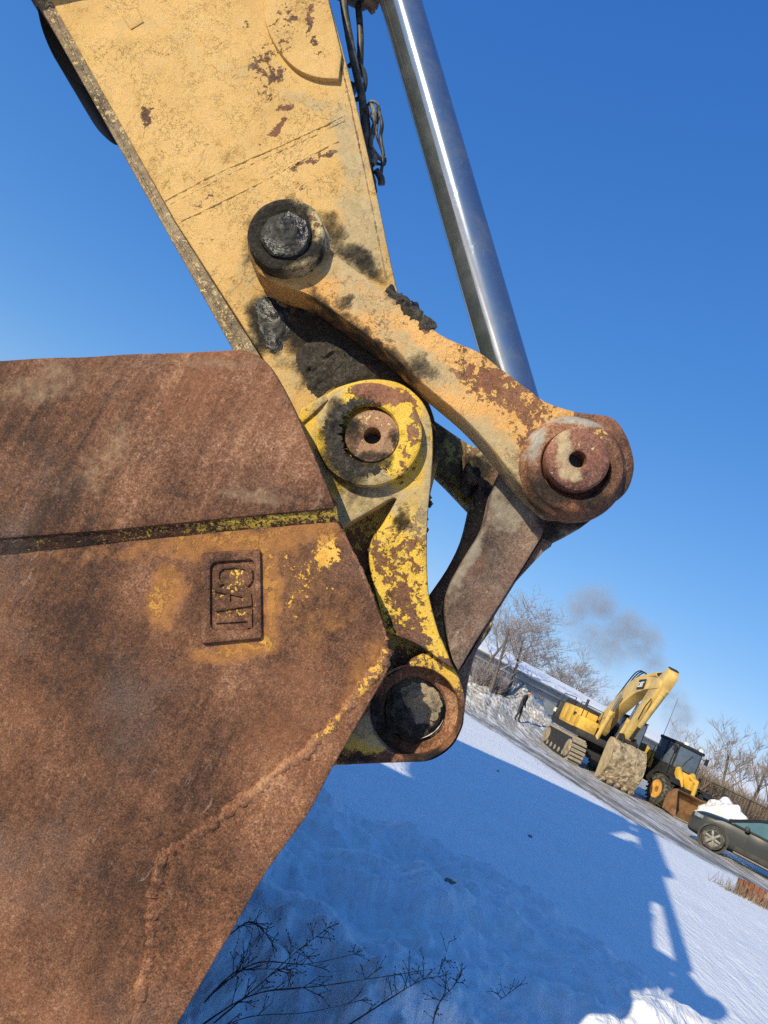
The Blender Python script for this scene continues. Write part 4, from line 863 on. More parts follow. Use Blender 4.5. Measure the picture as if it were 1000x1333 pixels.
# cleared yard: packed dirty snow, wet wheel tracks of slush and grit
vx = g.nd('ShaderNodeCombineXYZ', [g.m('MULTIPLY', acr, 1.0), 0.0, 0.0]).outputs[0]
yv = g.mapping(c, rot=(0, 0, radians(33.0)), sc=(1.0, 0.10, 1)); st = g.noise(yv, 2.2, 8, 0.68); st2 = g.noise(yv, 7.0, 6, 0.68)
patch = g.noise(c, 1.6, 7, 0.66)
trk = g.m('MAXIMUM', g.m('SUBTRACT', 1.0, g.mr(g.m('ABSOLUTE', g.m('SUBTRACT', acr, 0.75)), 0.05, 0.75)), g.m('MULTIPLY', 0.85, g.m('SUBTRACT', 1.0, g.mr(g.m('ABSOLUTE', g.m('SUBTRACT', acr, 2.4)), 0.05, 0.7))))
dirt = g.m('ADD', g.m('ADD', g.m('MULTIPLY', g.m('SUBTRACT', st, .2), 0.9), g.m('MULTIPLY', g.m('SUBTRACT', st2, .25), 0.8)), g.m('MULTIPLY', patch, 0.4))
dirt = g.m('ADD', dirt, g.m('MULTIPLY', trk, 0.5))
dm = g.m('MULTIPLY', g.mr(dirt, 0.44, 0.72), g.mr(yard, 0.1, 0.6))
dc = g.ramp(g.m('ADD', g.m('MULTIPLY_ADD', g.m('SUBTRACT', st2, .5), 1.2, 0.36), g.m('MULTIPLY', trk, 0.16)), [(0.27, (0.54, 0.50, 0.44)), (0.42, (0.33, 0.30, 0.25)), (0.55, (0.155, 0.135, 0.108)), (0.68, (0.065, 0.056, 0.045))])
col = g.mix(dm, snow, dc)
wet = g.m('MULTIPLY', dm, g.mr(st2, 0.45, 0.6))
h = g.m('ADD', g.m('MULTIPLY', nm_, g.m('ADD', 0.35, g.m('MULTIPLY', bank, 0.35))), g.m('ADD', g.m('MULTIPLY', nf, 0.09), g.m('MULTIPLY', rip, 1.0)))
g.bsdf(col, g.mr(wet, 0, 1, 0.62, 0.3, False), 0, h, 0.035, 0.85, 0.3)
g.set(g.b.inputs['Subsurface Weight'], 0.0)
tag(link('snow_ground', me, g.mat, None, 180), kind='structure')
# ================================================================== the yard beyond
def face(hx, hy): return atan2(-hx, hy)
def rdir(px, py): r = ray(px, py); v = Vector((r.x, r.y, 0)); return v.normalized()
def heading(px, py, deg):
    r = rdir(px, py); rt = Vector((r.y, -r.x, 0)); return -r * cos(radians(deg)) + rt * sin(radians(deg))
def copy_tree(o, parent=None):
    c = o.copy(); COL.objects.link(c); c.parent = parent
    for ch in list(o.children): copy_tree(ch, c)
    return c
m_by = simple('yard machine paint', (0.60, 0.36, 0.055), 0.45, 0, 0.2, 1.6, 0, dirt=((0.24, 0.17, 0.08), 0.55))
m_by2 = simple('faded machine paint', (0.56, 0.38, 0.12), 0.5, 0, 0.2, 1.6, 0, dirt=((0.28, 0.21, 0.12), 0.5))
m_dk = simple('dark machine steel', (0.020, 0.018, 0.017), 0.6, 0, 0.5, 5, 0)
m_mudst = simple('muddy steel', (0.30, 0.235, 0.155), 0.85, 0, 0.45, 6, 0.06, dirt=((0.13, 0.095, 0.06), 0.75))
m_shoe = simple('track steel with dried mud', (0.30, 0.26, 0.20), 0.6, 0, 0.3, 12, 0.01)
m_glass = simple('dark cab glass', (0.09, 0.115, 0.15), 0.15, 0, 0.2, 3, 0, spec=0.6)
m_chrome = simple('cylinder chrome', (0.5, 0.5, 0.5), 0.25, 1.0, 0.1, 5)
m_white = simple('white marking', (0.75, 0.75, 0.73), 0.5, 0, 0.1, 5)
m_rubber = simple('tyre rubber', (0.035, 0.032, 0.029), 0.85, 0, 0.5, 9, 0.01, dirt=((0.15, 0.13, 0.10), 0.7))
m_rustb = simple('rusty blade steel', (0.16, 0.075, 0.03), 0.75, 0, 0.5, 2.5, 0.01, dirt=((0.28, 0.17, 0.08), 0.5))

def letters(mb, org, ex, ez, s, th=0.012):
    """three small block letters, C A T, as raised strokes"""
    def st(pts, w=0.16):
        for a, b in zip(pts[:-1], pts[1:]):
            A, B = Vector(a), Vector(b); t = (B - A).normalized(); nn = Vector((-t.y, t.x)) * w / 2; t = t * w * .3
            q = [A - t + nn, B + t + nn, B + t - nn, A - t - nn]
            ey = ex.cross(ez)
            V = [org + ex * p.x * s + ez * p.y * s + ey * k for k in (0, -th) for p in q]
            mb.add(V, [(0, 1, 2, 3), (7, 6, 5, 4), (0, 4, 5, 1), (1, 5, 6, 2), (2, 6, 7, 3), (3, 7, 4, 0)])
    st([(.62, .8), (.2, .85), (.1, .5), (.2, .15), (.62, .2)]); st([(.75, .1), (1.05, .9), (1.35, .1)]); st([(1.4, .88), (2.05, .88)]); st([(1.72, .88), (1.72, .1)])

# ---------------------------------------------------------------- the second excavator, facing the camera
H = heading(785, 965, 20); g0 = G(739, 990, -0.06)
rz = face(H.x, H.y); Rm = Matrix.Rotation(rz, 3, 'Z')
org = Vector((g0.x, g0.y, 0)) - Rm @ Vector((1.55, 2.3, 0)); org.z = -0.08
ex2 = empty('excavator', org, rz); tag(ex2, 'yellow excavator parked facing the camera with a muddy bucket resting on the road', 'excavator')
trk_proto = None
for sx in (1, -1):
    prof = [(-2.35, .12), (-2.0, 0.0), (1.95, 0.0), (2.35, .2), (2.45, .55), (2.25, .92), (1.9, 1.05), (-2.0, 1.02), (-2.4, .85), (-2.55, .5)]
    mb = MB(); mb.prism(prof, sx * 1.32 - .30, sx * 1.32 + .30, 'x', .05); t_ = mb.build('crawler_track', m_dk, ex2)
    q = resample(prof, 0.19)
    mbs = MB()
    for i in range(len(q)):
        a = q[i]; b = q[(i + 1) % len(q)]; tv = Vector((0, b[0] - a[0], b[1] - a[1])).normalized(); nv = Vector((0, tv.z, -tv.y))
        R3 = Matrix((Vector((1, 0, 0)), tv, nv)).transposed()
        mbs.box(Vector((sx * 1.32, a[0], a[1])) + nv * .015, (.66, .135, .05), R3); mbs.box(Vector((sx * 1.32, a[0], a[1])) + nv * .065, (.66, .035, .07), R3)
    o = mbs.build('track_shoes', m_shoe, t_); o['kind'] = 'stuff'
    mb = MB(); mb.ring((sx * 1.32 + sx * .28, 1.85, .53), (sx, 0, 0), [(.42, 0), (.42, .06), (.36, .09), (.15, .11), (0, .11)], 20); mb.build('idler', m_mudst, t_)
    mb = MB(); mb.ring((sx * 1.32 + sx * .28, -1.95, .53), (sx, 0, 0), [(.40, 0), (.40, .06), (.2, .09), (0, .09)], 20); mb.build('sprocket', m_mudst, t_)
    mb = MB(); mb.box((sx * 1.32, 0, .5), (.58, 3.0, .45), None, .05); mb.build('track_frame', m_dk, t_)
mb = MB(); mb.box((0, 0, .72), (2.1, 1.7, .5), None, .08); mb.cyl((0, 0, .9), (0, 0, 1.25), .75, .75, 28); mb.build('undercarriage', m_dk, ex2)
mb = MB(); mb.prism([(-1.45, -2.6), (-1.45, 1.7), (1.5, 1.7), (1.5, -2.6)], 1.22, 1.55, 'z', .05); mb.build('deck', m_dk, ex2)
mb = MB(); mb.box((1.02, -.35, 1.98), (.98, 2.5, .95), None, .06); mb.box((1.02, 1.15, 1.82), (.92, .6, .62), None, .05); hs_ = mb.build('engine_housing', m_by, ex2)
for y in (-1.2, -.3, .55):
    mb = MB(); mb.box((1.515, y, 2.0), (.03, .72, .74), None, .01); mb.box((1.535, y + .2, 2.05), (.02, .12, .05)); mb.build('side_panel', m_by, hs_)
mb = MB(); mb.box((1.50, .6, 2.1), (.06, .5, .22), None, .02); mb.build('vent', m_dk, hs_)
mb = MB(); mb.box((0.25, -1.2, 2.5), (2.3, 1.7, .28), None, .08); mb.build('hood', m_dk, ex2)
mb = MB(); mb.cyl((.6, -1.2, 2.6), (.6, -1.2, 3.05), .07, .07, 10); mb.build('exhaust', m_dk, ex2)
mb = MB(); mb.prism([(-1.5, -2.4), (1.52, -2.4), (1.5, -2.95), (.9, -3.25), (-.9, -3.25), (-1.5, -2.95)], 1.3, 2.45, 'z', .08); cw = mb.build('counterweight', m_dk, ex2)
mb = MB(); letters(mb, Vector((1.535, -2.9, 1.75)), Vector((0, 1, 0)), Vector((0, 0, 1)), .24, -.02); mb.build('lettering', m_white, cw)
mb = MB(); mb.box((-1.02, .85, 2.2), (.95, 1.75, 1.75), None, .10); cb = mb.build('cab', m_dk, ex2)
for c_, d_ in (((-1.02, 1.735, 2.45), (.78, .03, 1.05)), ((-.535, .9, 2.45), (.03, 1.3, 1.0)), ((-1.505, .9, 2.45), (.03, 1.3, 1.0)), ((-1.02, 1.735, 1.68), (.6, .03, .4))):
    mb = MB(); mb.box(c_, d_, None, .01); mb.build('window', m_glass, cb)
mb = MB(); mb.box((-1.02, .8, 3.09), (.98, 1.7, .06), None, .02); mb.build('cab_roof', m_dk, cb)
for pts in ([(1.5, -2.3, 2.45), (1.5, -2.3, 2.85), (1.5, -.2, 2.85), (1.5, -.2, 2.45)], [(1.48, .75, 2.2), (1.48, .75, 2.75), (1.48, 1.4, 2.75), (1.48, 1.4, 2.1)], [(.55, 1.4, 2.1), (.55, 1.4, 2.7), (1.4, 1.4, 2.7)]):
    MB().tube(pts, .022, 6).build('handrail', m_dk, ex2)
for y in (-1.4, -.7, 0, .7, 1.4): MB().ring((1.32 + .24, y, .22), (1, 0, 0), [(.13, 0), (.13, .08), (0, .09)], 12).build('roller', m_shoe, ex2)
mb = MB(); mb.box((.9, -2.5, 2.6), (.5, .3, .3), None, .03); mb.build('air_cleaner', m_dk, ex2)
# boom
bo = [(0.15, 1.75), (0.1, 2.25), (1.1, 3.35), (2.2, 4.45), (2.8, 4.75), (3.5, 4.85), (5.2, 4.95), (5.5, 4.75), (5.35, 4.5), (4.2, 4.32), (3.2, 3.98), (2.4, 3.45), (1.5, 2.75), (.65, 1.75)]
mb = MB(); mb.prism([p[:2] for p in catmull(bo, 4)], -.22, .30, 'x', .02); bm_ = mb.build('boom', m_by2, ex2)
mb = MB(); mb.box((.335, 3.72, 4.5), (.012, .72, .46), Matrix.Rotation(radians(8), 3, 'X')); em = mb.build('emblem', m_dk, bm_)
mb = MB(); letters(mb, Vector((.348, 3.44, 4.30)), Vector((0, .99, .14)), Vector((0, -.14, .99)), .27, -.012); mb.build('lettering', m_white, em)
for x in (.48, -.40):
    mb = MB(); mb.cyl((x, 1.55, 1.35), (x, 2.05, 2.75), .11, .11, 14); mb.cyl((x, 2.03, 2.7), (x, 2.12, 2.92), .13, .13, 14); c1 = mb.build('boom_cylinder', m_by2, ex2)
    mb = MB(); mb.cyl((x, 2.1, 2.9), (x, 2.4, 3.75), .065, .065, 12); mb.build('rod', m_chrome, c1)
mb = MB(); mb.cyl((.04, 2.5, 4.78), (.04, 4.3, 5.16), .12, .12, 14); c2 = mb.build('stick_cylinder', m_by2, ex2)
mb = MB(); mb.cyl((.04, 4.3, 5.16), (.04, 5.55, 5.28), .07, .07, 12); mb.build('rod', m_dk, c2)
mb = MB()
for k in range(3): mb.tube(smooth3([(.2 - .12 * k, 1.0, 3.4), (.25 - .1 * k, 2.1, 4.75), (.2 - .1 * k, 2.6, 5.12), (.1, 3.2, 5.05)], 5), .03, 6)
mb.build('hoses', m_dk, bm_)
def shy(y, z): return y - .53 * max(0, 5.3 - z)
sk = [(5.45, 5.45), (5.75, 5.38), (5.95, 5.0), (5.88, 4.2), (5.72, 3.0), (5.62, 2.0), (5.38, 1.95), (5.25, 2.6), (5.05, 3.8), (4.98, 4.5), (5.1, 5.0)]
mb = MB(); mb.prism([(shy(p[0], p[1]), p[1]) for p in catmull(sk, 3)], -.18, .26, 'x', .02); st_ = mb.build('stick', m_by2, ex2)
mb = MB(); mb.box((.04, 5.58, 5.42), (.42, .26, .16), Matrix.Rotation(radians(-18), 3, 'X'), .03); mb.build('stick_head', m_dk, st_)
mb = MB(); mb.cyl((.04, shy(6.02, 4.45), 4.45), (.04, shy(5.9, 2.75), 2.75), .12, .12, 14); mb.cyl((.04, shy(6.03, 4.55), 4.55), (.04, shy(6.01, 4.35), 4.35), .15, .15, 14); c3 = mb.build('bucket_cylinder', m_by2, ex2)
mb = MB(); mb.cyl((.04, shy(5.9, 2.75), 2.75), (.04, shy(5.86, 2.1), 2.1), .07, .07, 12); mb.build('rod', m_dk, c3)
mb = MB(); mb.tube(smooth3([(.3, shy(5.95, 4.0), 4.0), (.38, shy(6.05, 3.6), 3.6), (.36, shy(6.1, 3.2), 3.2), (.3, shy(6.0, 3.0), 3.0)], 5), .025, 6); mb.build('hoses', m_dk, st_)
mb = MB(); mb.prism([(y - 1.75, z) for y, z in [(5.35, 2.15), (5.75, 2.2), (6.1, 1.85), (5.95, 1.65), (5.6, 1.75), (5.3, 1.85)]], -.30, -.2, 'x', .02); mb.prism([(y - 1.75, z) for y, z in [(5.35, 2.15), (5.75, 2.2), (6.1, 1.85), (5.95, 1.65), (5.6, 1.75), (5.3, 1.85)]], .28, .38, 'x', .02); mb.cyl((-.4, 4.05, 1.95), (.48, 4.05, 1.95), .09, .09, 12); mb.build('bucket_linkage', m_dk, ex2)
# muddy bucket: rounded back, open side turned to the machine
bp = [(6.0, 1.85), (6.35, 1.55), (6.55, 1.1), (6.5, .65), (6.3, .28), (6.1, .08), (5.75, .12), (5.65, 1.5), (5.75, 1.8)]; bp = [(y - 1.7, z) for y, z in bp]
pv = [tuple(p) for p in resample(catmull(bp, 6), .045)]; V = []; Fc = []; nx = 60; nbk = len(pv)
for i in range(nx + 1):
    x = -.70 + 1.48 * i / nx
    for (y, z) in pv:
        k = 0.12 * mnoise.fractal(Vector((x * 3, y * 3, z * 3)), 1.0, 2.0, 5) + .07 * abs(mnoise.noise(Vector((x * 3, y * 5, z * 11))))
        V.append((x, y + k * (1 if y > 4.2 else 0), z + k * .3))
for i in range(nx):
    for k in range(nbk): Fc.append((i * nbk + k, i * nbk + (k + 1) % nbk, (i + 1) * nbk + (k + 1) % nbk, (i + 1) * nbk + k))
Fc.append(tuple(range(nbk))); Fc.append(tuple(nx * nbk + k for k in range(nbk))[::-1])
bk2 = link('bucket', mesh_from('bucket', V, Fc), m_mudst, ex2, 50)
for i in range(5):
    x = -.62 + .33 * i
    mb = MB(); mb.box((x, 4.62, .08), (.17, .46, .17), Matrix.Rotation(radians(28), 3, 'X'), .03, .75); mb.build('tooth', m_mudst, bk2)
for x in (-.73, .81):
    mb = MB(); mb.prism([p[:2] for p in catmull(bp, 4)], x - .025, x + .025, 'x'); mb.build('side_plate', simple('bucket cheek', (.36, .27, .15), .8, 0, .3, 3, 0.01), bk2)

# ---------------------------------------------------------------- wheel loader
H = heading(855, 1015, 36); g0 = G(850, 1046, -0.06); rz = face(H.x, H.y); Rm = Matrix.Rotation(rz, 3, 'Z')
org = Vector((g0.x, g0.y, -0.08)) - Rm @ Vector((1.08, 0.0, 0))
ld = empty('wheel_loader', org, rz); ld.scale = (.92, .92, .92); tag(ld, 'yellow wheel loader with a glazed cab and a rusty front bucket behind the grey car', 'wheel loader')
def big_wheel(x, y):
    s = 1 if x > 0 else -1
    mb = MB(); mb.ring((x - s * .26, y, .72), (s, 0, 0), [(.42, 0), (.62, .0), (.70, .06), (.72, .14), (.72, .38), (.70, .46), (.62, .52), (.42, .50), (.42, 0)], 32, False)
    w = mb.build('wheel', m_rubber, ld)
    mbt = MB()
    for k in range(22):
        a = 2 * pi * k / 22
        for d in (-.12, .12):
            p = Vector((x + d, y + cos(a + d) * .735, .72 + sin(a + d) * .735)); mbt.box(p, (.26, .09, .05), Matrix.Rotation(a + d + pi / 2, 3, 'X') @ Matrix.Rotation(d * 2.5, 3, 'Z'))
    o = mbt.build('tread', m_rubber, w); o['kind'] = 'stuff'
    mb = MB(); mb.ring((x + s * .12, y, .72), (s, 0, 0), [(.43, .08), (.43, .13), (.38, .12), (.33, .04), (.16, .02), (.15, .08), (0, .08)], 24); mb.build('rim', simple('orange rim', (.62, .30, .06), .55, 0, .25, 6), w)
for x, y in ((1.08, 0), (-1.08, 0), (1.08, -2.9), (-1.08, -2.9)): big_wheel(x, y)
mb = MB(); mb.box((0, -.2, .95), (1.1, 1.5, .75), None, .06); mb.box((0, -2.4, 1.15), (1.4, 2.6, .7), None, .06); mb.cyl((-1.05, 0, .72), (1.05, 0, .72), .18, .18, 12); mb.build('chassis', m_dk, ld)
mb = MB(); mb.prism([(-1.9, 1.45), (-4.3, 1.45), (-4.35, 1.9), (-4.0, 2.25), (-2.0, 2.35)], -.72, .72, 'x', .07); mb.build('rear_hood', m_by, ld)
mb = MB(); mb.prism([p for p in catmull([(-2.1, 1.75), (-2.0, 2.05), (-2.6, 2.45), (-3.5, 2.3), (-3.7, 1.85), (-2.9, 1.6)], 4)], .75, .86, 'x', .02); mb.build('side_door', m_by, ld)
for x in (.95, -.95):
    mb = MB(); mb.prism([(-2.05, 1.6), (-2.25, 1.75), (-3.5, 1.75), (-3.75, 1.5), (-3.75, 1.42), (-3.45, 1.62), (-2.3, 1.62), (-2.1, 1.5)], x - .32, x + .32, 'x', .015); mb.build('rear_fender', m_dk, ld)
    mb = MB(); mb.prism([(.75, 1.35), (.5, 1.58), (-.6, 1.58), (-.85, 1.3), (-.78, 1.28), (-.55, 1.5), (.45, 1.5), (.68, 1.3)], x - .28, x + .28, 'x', .015); mb.build('front_fender', m_dk, ld)
mb = MB(); mb.box((0, -1.15, 1.75), (1.35, 1.5, .6), None, .05); mb.build('cab_base', m_dk, ld)
cb = MB().box((0, -1.15, 3.18), (1.5, 1.7, .16), None, .05).build('cab', m_dk, ld)
for x, y in ((.66, -.42), (-.66, -.42), (.7, -1.2), (-.7, -1.2), (.66, -1.9), (-.66, -1.9)):
    MB().box((x, y, 2.55), (.07, .08, 1.2), None, .01).build('pillar', m_dk, cb)
MB().box((0, -.40, 2.58), (1.26, .03, 1.08), None, .005).build('windscreen', m_glass, cb)
for x in (.69, -.69):
    MB().box((x, -.81, 2.58), (.03, .70, 1.08), None, .005).build('window', m_glass, cb); MB().box((x, -1.55, 2.58), (.03, .62, 1.08), None, .005).build('window', m_glass, cb)
MB().box((0, -1.93, 2.6), (1.2, .03, 1.0), None, .005).build('window', m_glass, cb)
MB().box((0, -1.15, 2.2), (.5, .5, .9), None, .08).build('seat', m_dk, cb)
for x in (-.95, .95):
    mb = MB(); mb.box((x, -.30, 2.9), (.20, .06, .32), None, .02); mb.cyl((x * .72, -.4, 2.95), (x, -.32, 2.95), .02, .02, 6); mb.build('mirror', m_dk, cb)
for x in (.45, -.45):
    mb = MB(); mb.box((x, -.28, 3.3), (.2, .12, .14), None, .02); mb.build('work_lamp', m_white, cb)
for x in (.82, -.82):
    MB().tube([(x, -.45, 1.5), (x, -.45, 2.5), (x * .9, -.5, 2.6)], .02, 6).build('handrail', m_dk, ld)
    MB().tube([(x, -1.95, 1.7), (x, -1.95, 2.6)], .02, 6).build('handrail', m_dk, ld)
MB().tube(smooth3([(.15, -.38, 2.2), (.05, -.36, 2.5), (-.2, -.36, 2.9)], 5), .012, 5).build('wiper', m_dk, cb)
# front frame, lift arms and tilt link in chipped yellow
for x in (.42, -.42):
    mb = MB(); mb.prism([(-.35, 2.05), (-.15, 2.15), (.30, 1.75), (.72, .85), (.90, .45), (.78, .3), (.5, .6), (.2, 1.35), (-.3, 1.75)], x - .07, x + .07, 'x', .02); mb.build('lift_arm', m_by, ld)
    mb = MB(); mb.cyl((x * 1.2, .05, 1.0), (x * 1.2, .75, 1.3), .09, .09, 12); mb.build('lift_cylinder', m_dk, ld)
mb = MB(); mb.box((0, .0, 1.72), (.62, .45, .55), None, .05); mb.box((0, .35, 1.55), (.3, .5, .45), None, .05); mb.build('front_frame', m_by, ld)
mb = MB(); mb.cyl((0, .2, 1.95), (0, .8, 1.75), .10, .10, 12); mb.prism([(.7, 1.95), (.86, 1.9), (.92, 1.1), (.76, 1.0)], -.06, .06, 'x', .02); mb.build('tilt_linkage', m_by, ld)
BDY = -.5
bp = [(1.45, .25), (1.4, .55), (1.5, .9), (1.75, 1.15), (1.95, 1.2), (1.92, 1.13), (1.72, 1.02), (1.52, .82), (1.48, .55), (1.52, .32), (2.45, .06), (2.44, .0), (1.5, .1)]; bp = [(y + BDY, z) for y, z in bp]
mb = MB(); mb.prism(bp, -1.32, 1.32, 'x'); lb = mb.build('bucket', m_rustb, ld)
for x in (-1.33, 1.33):
    mb = MB(); mb.prism([(y + BDY, z) for y, z in [(1.43, .1), (1.4, .6), (1.5, .92), (1.95, 1.2), (2.45, .05)]], x - .02, x + .02, 'x'); mb.build('side_plate', m_rustb, lb)
mb = MB(); mb.box((0, 2.42 + BDY, .02), (2.66, .2, .035), None, .01); mb.build('cutting_edge', m_shoe, lb)
mb = MB(); mb.cyl((.62, -1.95, 3.2), (.62, -1.95, 5.3), .016, .008, 6); mb.build('antenna', m_dk, ld)

# ---------------------------------------------------------------- grey car
gw = G(923, 1105, -0.08); rr = rdir(929, 1090); H = Vector((-rr.y, rr.x, 0)); rz = face(H.x, H.y); Rm = Matrix.Rotation(rz, 3, 'Z')
org = Vector((gw.x, gw.y, -0.08)) - Rm @ Vector((-.82, 1.50, 0))
car = empty('car', org, rz); tag(car, 'dirty dark grey crossover car parked at the right edge of the yard', 'car')
cn = N('car paint'); c = cn.coord(); zz = cn.nd('ShaderNodeSeparateXYZ', [c]).outputs[2]
spl = cn.mr(cn.m('ADD', zz, cn.m('MULTIPLY', cn.m('SUBTRACT', cn.noise(c, 5, 7, .7), .5), .5)), .95, .35)
m_car = cn.bsdf(cn.mix(cn.m('MULTIPLY', spl, .85), (.020, .023, .028), (.050, .052, .053)), cn.mr(spl, 0, 1, .34, .9, False), 0.0, None, 0, 1, .16)
m_clad = simple('car cladding', (.035, .032, .028), .8, 0, .4, 6, 0, dirt=((.075, .07, .062), .6))
ys = [-2.28, -2.22, -2.0, -1.5, -.8, 0, .6, .9, 1.2, 1.6, 1.95, 2.18, 2.28]
wd = [.70, .80, .88, .91, .92, .92, .92, .915, .91, .89, .84, .74, .62]
zb = [.86, .95, 1.0, 1.0, .99, .98, .985, .99, .985, .95, .90, .82, .70]
zt = [.90, 1.0, 1.05, 1.06, 1.05, 1.05, 1.05, 1.06, 1.06, 1.02, .965, .86, .72]
V = []; Fc = []
for y, w, b, t in zip(ys, wd, zb, zt):
    for (x, z) in ((w * .90, .30), (w * .985, .42), (w, .62), (w * .985, .80), (w * .955, b), (w * .78, b + (t - b) * .75), (w * .4, t), (0, t + .012)):
        V.append((x, y, z))
    for (x, z) in ((w * .4, t), (w * .78, b + (t - b) * .75), (w * .955, b), (w * .985, .80), (w, .62), (w * .985, .42), (w * .90, .30)):
        V.append((-x, y, z))
n = 15
for i in range(len(ys) - 1):
    for k in range(n): Fc.append((i * n + k, i * n + (k + 1) % n, (i + 1) * n + (k + 1) % n, (i + 1) * n + k))
Fc.append(tuple(range(n))[::-1]); Fc.append(tuple((len(ys) - 1) * n + k for k in range(n)))
me_ = mesh_from('body', V, Fc); bm = bmesh.new(); bm.from_mesh(me_); bmesh.ops.recalc_face_normals(bm, faces=bm.faces); bmesh.ops.subdivide_edges(bm, edges=bm.edges, cuts=1, use_grid_fill=True, smooth=0.3); bm.to_mesh(me_); bm.free()
body = link('body', me_, m_car, car, 50)
m_cglass = simple('car glass', (.07, .13, .14), .04, 0, .2, 2, 0, spec=.9)
gh = [(1.25, 1.03), (.45, 1.46), (.05, 1.60), (-1.2, 1.62), (-1.85, 1.42), (-2.2, 1.02)]
mb = MB()
for (a, b) in ((0, 1),): pass
V = []; Fc = []
for (y, z) in gh:
    w = .84 - (z - 1.0) * .32
    V += [(-w, y, z), (w, y, z)]
for i in range(len(gh) - 1): Fc.append((2 * i, 2 * i + 1, 2 * i + 3, 2 * i + 2))
Fc += [tuple(range(0, 12, 2))[::-1], tuple(range(1, 12, 2))]
link('greenhouse', mesh_from('greenhouse', V, Fc), m_cglass, car, 20)
def onside(y, z, off=.012): return Vector((-(.84 - (z - 1.0) * .32) - off, y, z))
rf = MB(); rf.add([(-.70, .40, 1.50), (.70, .40, 1.50), (.66, .02, 1.63), (-.66, .02, 1.63), (-.66, -1.2, 1.645), (.66, -1.2, 1.645), (.72, -1.8, 1.47), (-.72, -1.8, 1.47)], [(0, 1, 2, 3), (3, 2, 5, 4), (4, 5, 6, 7)]); rf.build('roof', m_car, car)
for pts, r in (([(1.25, 1.04), (.45, 1.47), (.05, 1.61), (-1.2, 1.63), (-1.85, 1.43)], .035), ([(-.30, 1.02), (-.30, 1.61)], .04), ([(-1.3, 1.02), (-1.35, 1.60)], .04), ([(1.1, 1.05), (-1.9, 1.06)], .018)):
    for s in (1, -1):
        P = [onside(y, z, .004) for y, z in pts]
        if s < 0: P = [Vector((-p.x, p.y, p.z)) for p in P]
        MB().tube(P, r, 6).build('pillar', m_car if r > .02 else m_dk, car)
for x in (-.99, .99):
    mb = MB(); mb.box((x, .72, 1.07), (.2, .14, .17), None, .04); mb.build('mirror', m_dk, car)
def car_wheel(x, y):
    s = 1 if x > 0 else -1
    MB().ring((s * .895, y, .36), (s, 0, 0), [(.455, -.25), (.455, .035), (.395, .04), (.39, -.25)], 30, False).build('wheel_arch', m_clad, car)
    MB().ring((s * .70, y, .36), (s, 0, 0), [(.40, 0), (.40, .10)], 30).build('wheel_well', m_dk, car)
    mb = MB(); mb.ring((x - s * .11, y, .345), (s, 0, 0), [(.24, 0), (.33, .01), (.345, .05), (.345, .19), (.33, .225), (.245, .235), (.24, 0)], 32, False); w = mb.build('wheel', m_rubber, car)
    mb = MB(); mb.ring((x + s * .06, y, .345), (s, 0, 0), [(.25, .0), (.25, .06), (.235, .065), (.228, .0), (.25, 0)], 32, False); mb.ring((x, y, .345), (s, 0, 0), [(.24, 0), (.0, .01)], 24, False); mb.ring((x + s * .03, y, .345), (s, 0, 0), [(.07, 0), (.07, .08), (.05, .09), (0, .09)], 16)
    for k in range(6):
        a = 2 * pi * k / 6 + .2
        mb.box((x + s * .085, y + cos(a) * .14, .345 + sin(a) * .14), (.035, .20, .07), Matrix.Rotation(a, 3, 'X'), .008)
    mb.build('rim', simple('dirty alloy', (.19, .18, .165), .6, .3, .25, 9), w)
for x, y in ((-.82, 1.50), (.82, 1.50), (-.82, -1.2), (.82, -1.2)): car_wheel(x, y)
for s in (1, -1):
    MB().box((s * .935, 0, .40), (.06, 1.75, .16), None, .02).build('sill', m_clad, car)
    MB().box((s * 1.0, -.02, .28), (.16, 1.8, .05), None, .015).build('running_board', simple('ribbed step', (.16, .15, .13), .7, 0, .5, 40, .01), car)
    mb = MB(); mb.box((s * .928, .10, .73), (.02, 1.04, .55), None, .008); dr = mb.build('door', m_car, car); MB().box((s * .95, -.25, .93), (.03, .2, .035), None, .01).build('handle', m_clad, dr)
    mb = MB(); mb.box((s * .926, -.95, .73), (.02, .95, .55), None, .008); dr = mb.build('door', m_car, car); MB().box((s * .95, -1.25, .93), (.03, .2, .035), None, .01).build('handle', m_clad, dr)
    mb = MB(); mb.box((s * .71, 2.02, .79), (.26, .34, .13), Matrix.Rotation(-s * .75, 3, 'Z'), .03); mb.build('headlight', simple('headlamp', (.25, .26, .28), .15, .2, .3, 8), car)
mb = MB(); mb.box((0, 2.2, .5), (1.35, .18, .38), None, .06); mb.build('bumper', m_clad, car)

# ---------------------------------------------------------------- person walking on the cleared snow
gp_ = G(668, 944, 0.05); H = heading(676, 925, 70)
per = empty('person', (gp_.x, gp_.y, float(gz(gp_.x, gp_.y)) - .02), face(H.x, H.y)); tag(per, 'person in dark winter clothes standing alone on the snow left of the machines', 'person')
def skin_body(name, joints, edges, mat, parent, sub=2):
    me = bpy.data.meshes.new(name); me.from_pydata([j[:3] for j in joints], edges, []); o = bpy.data.objects.new(name, me); COL.objects.link(o)
    md = o.modifiers.new('skin', 'SKIN'); md.use_smooth_shade = True
    for i, j in enumerate(joints): me.skin_vertices[0].data[i].radius = (j[3], j[4] if len(j) > 4 else j[3])
    me.skin_vertices[0].data[0].use_root = True
    s = o.modifiers.new('sub', 'SUBSURF'); s.levels = sub; s.render_levels = sub
    dg = bpy.context.evaluated_depsgraph_get(); me2 = bpy.data.meshes.new_from_object(o.evaluated_get(dg)); bpy.data.objects.remove(o)
    return link(name, me2, mat, parent, 180)
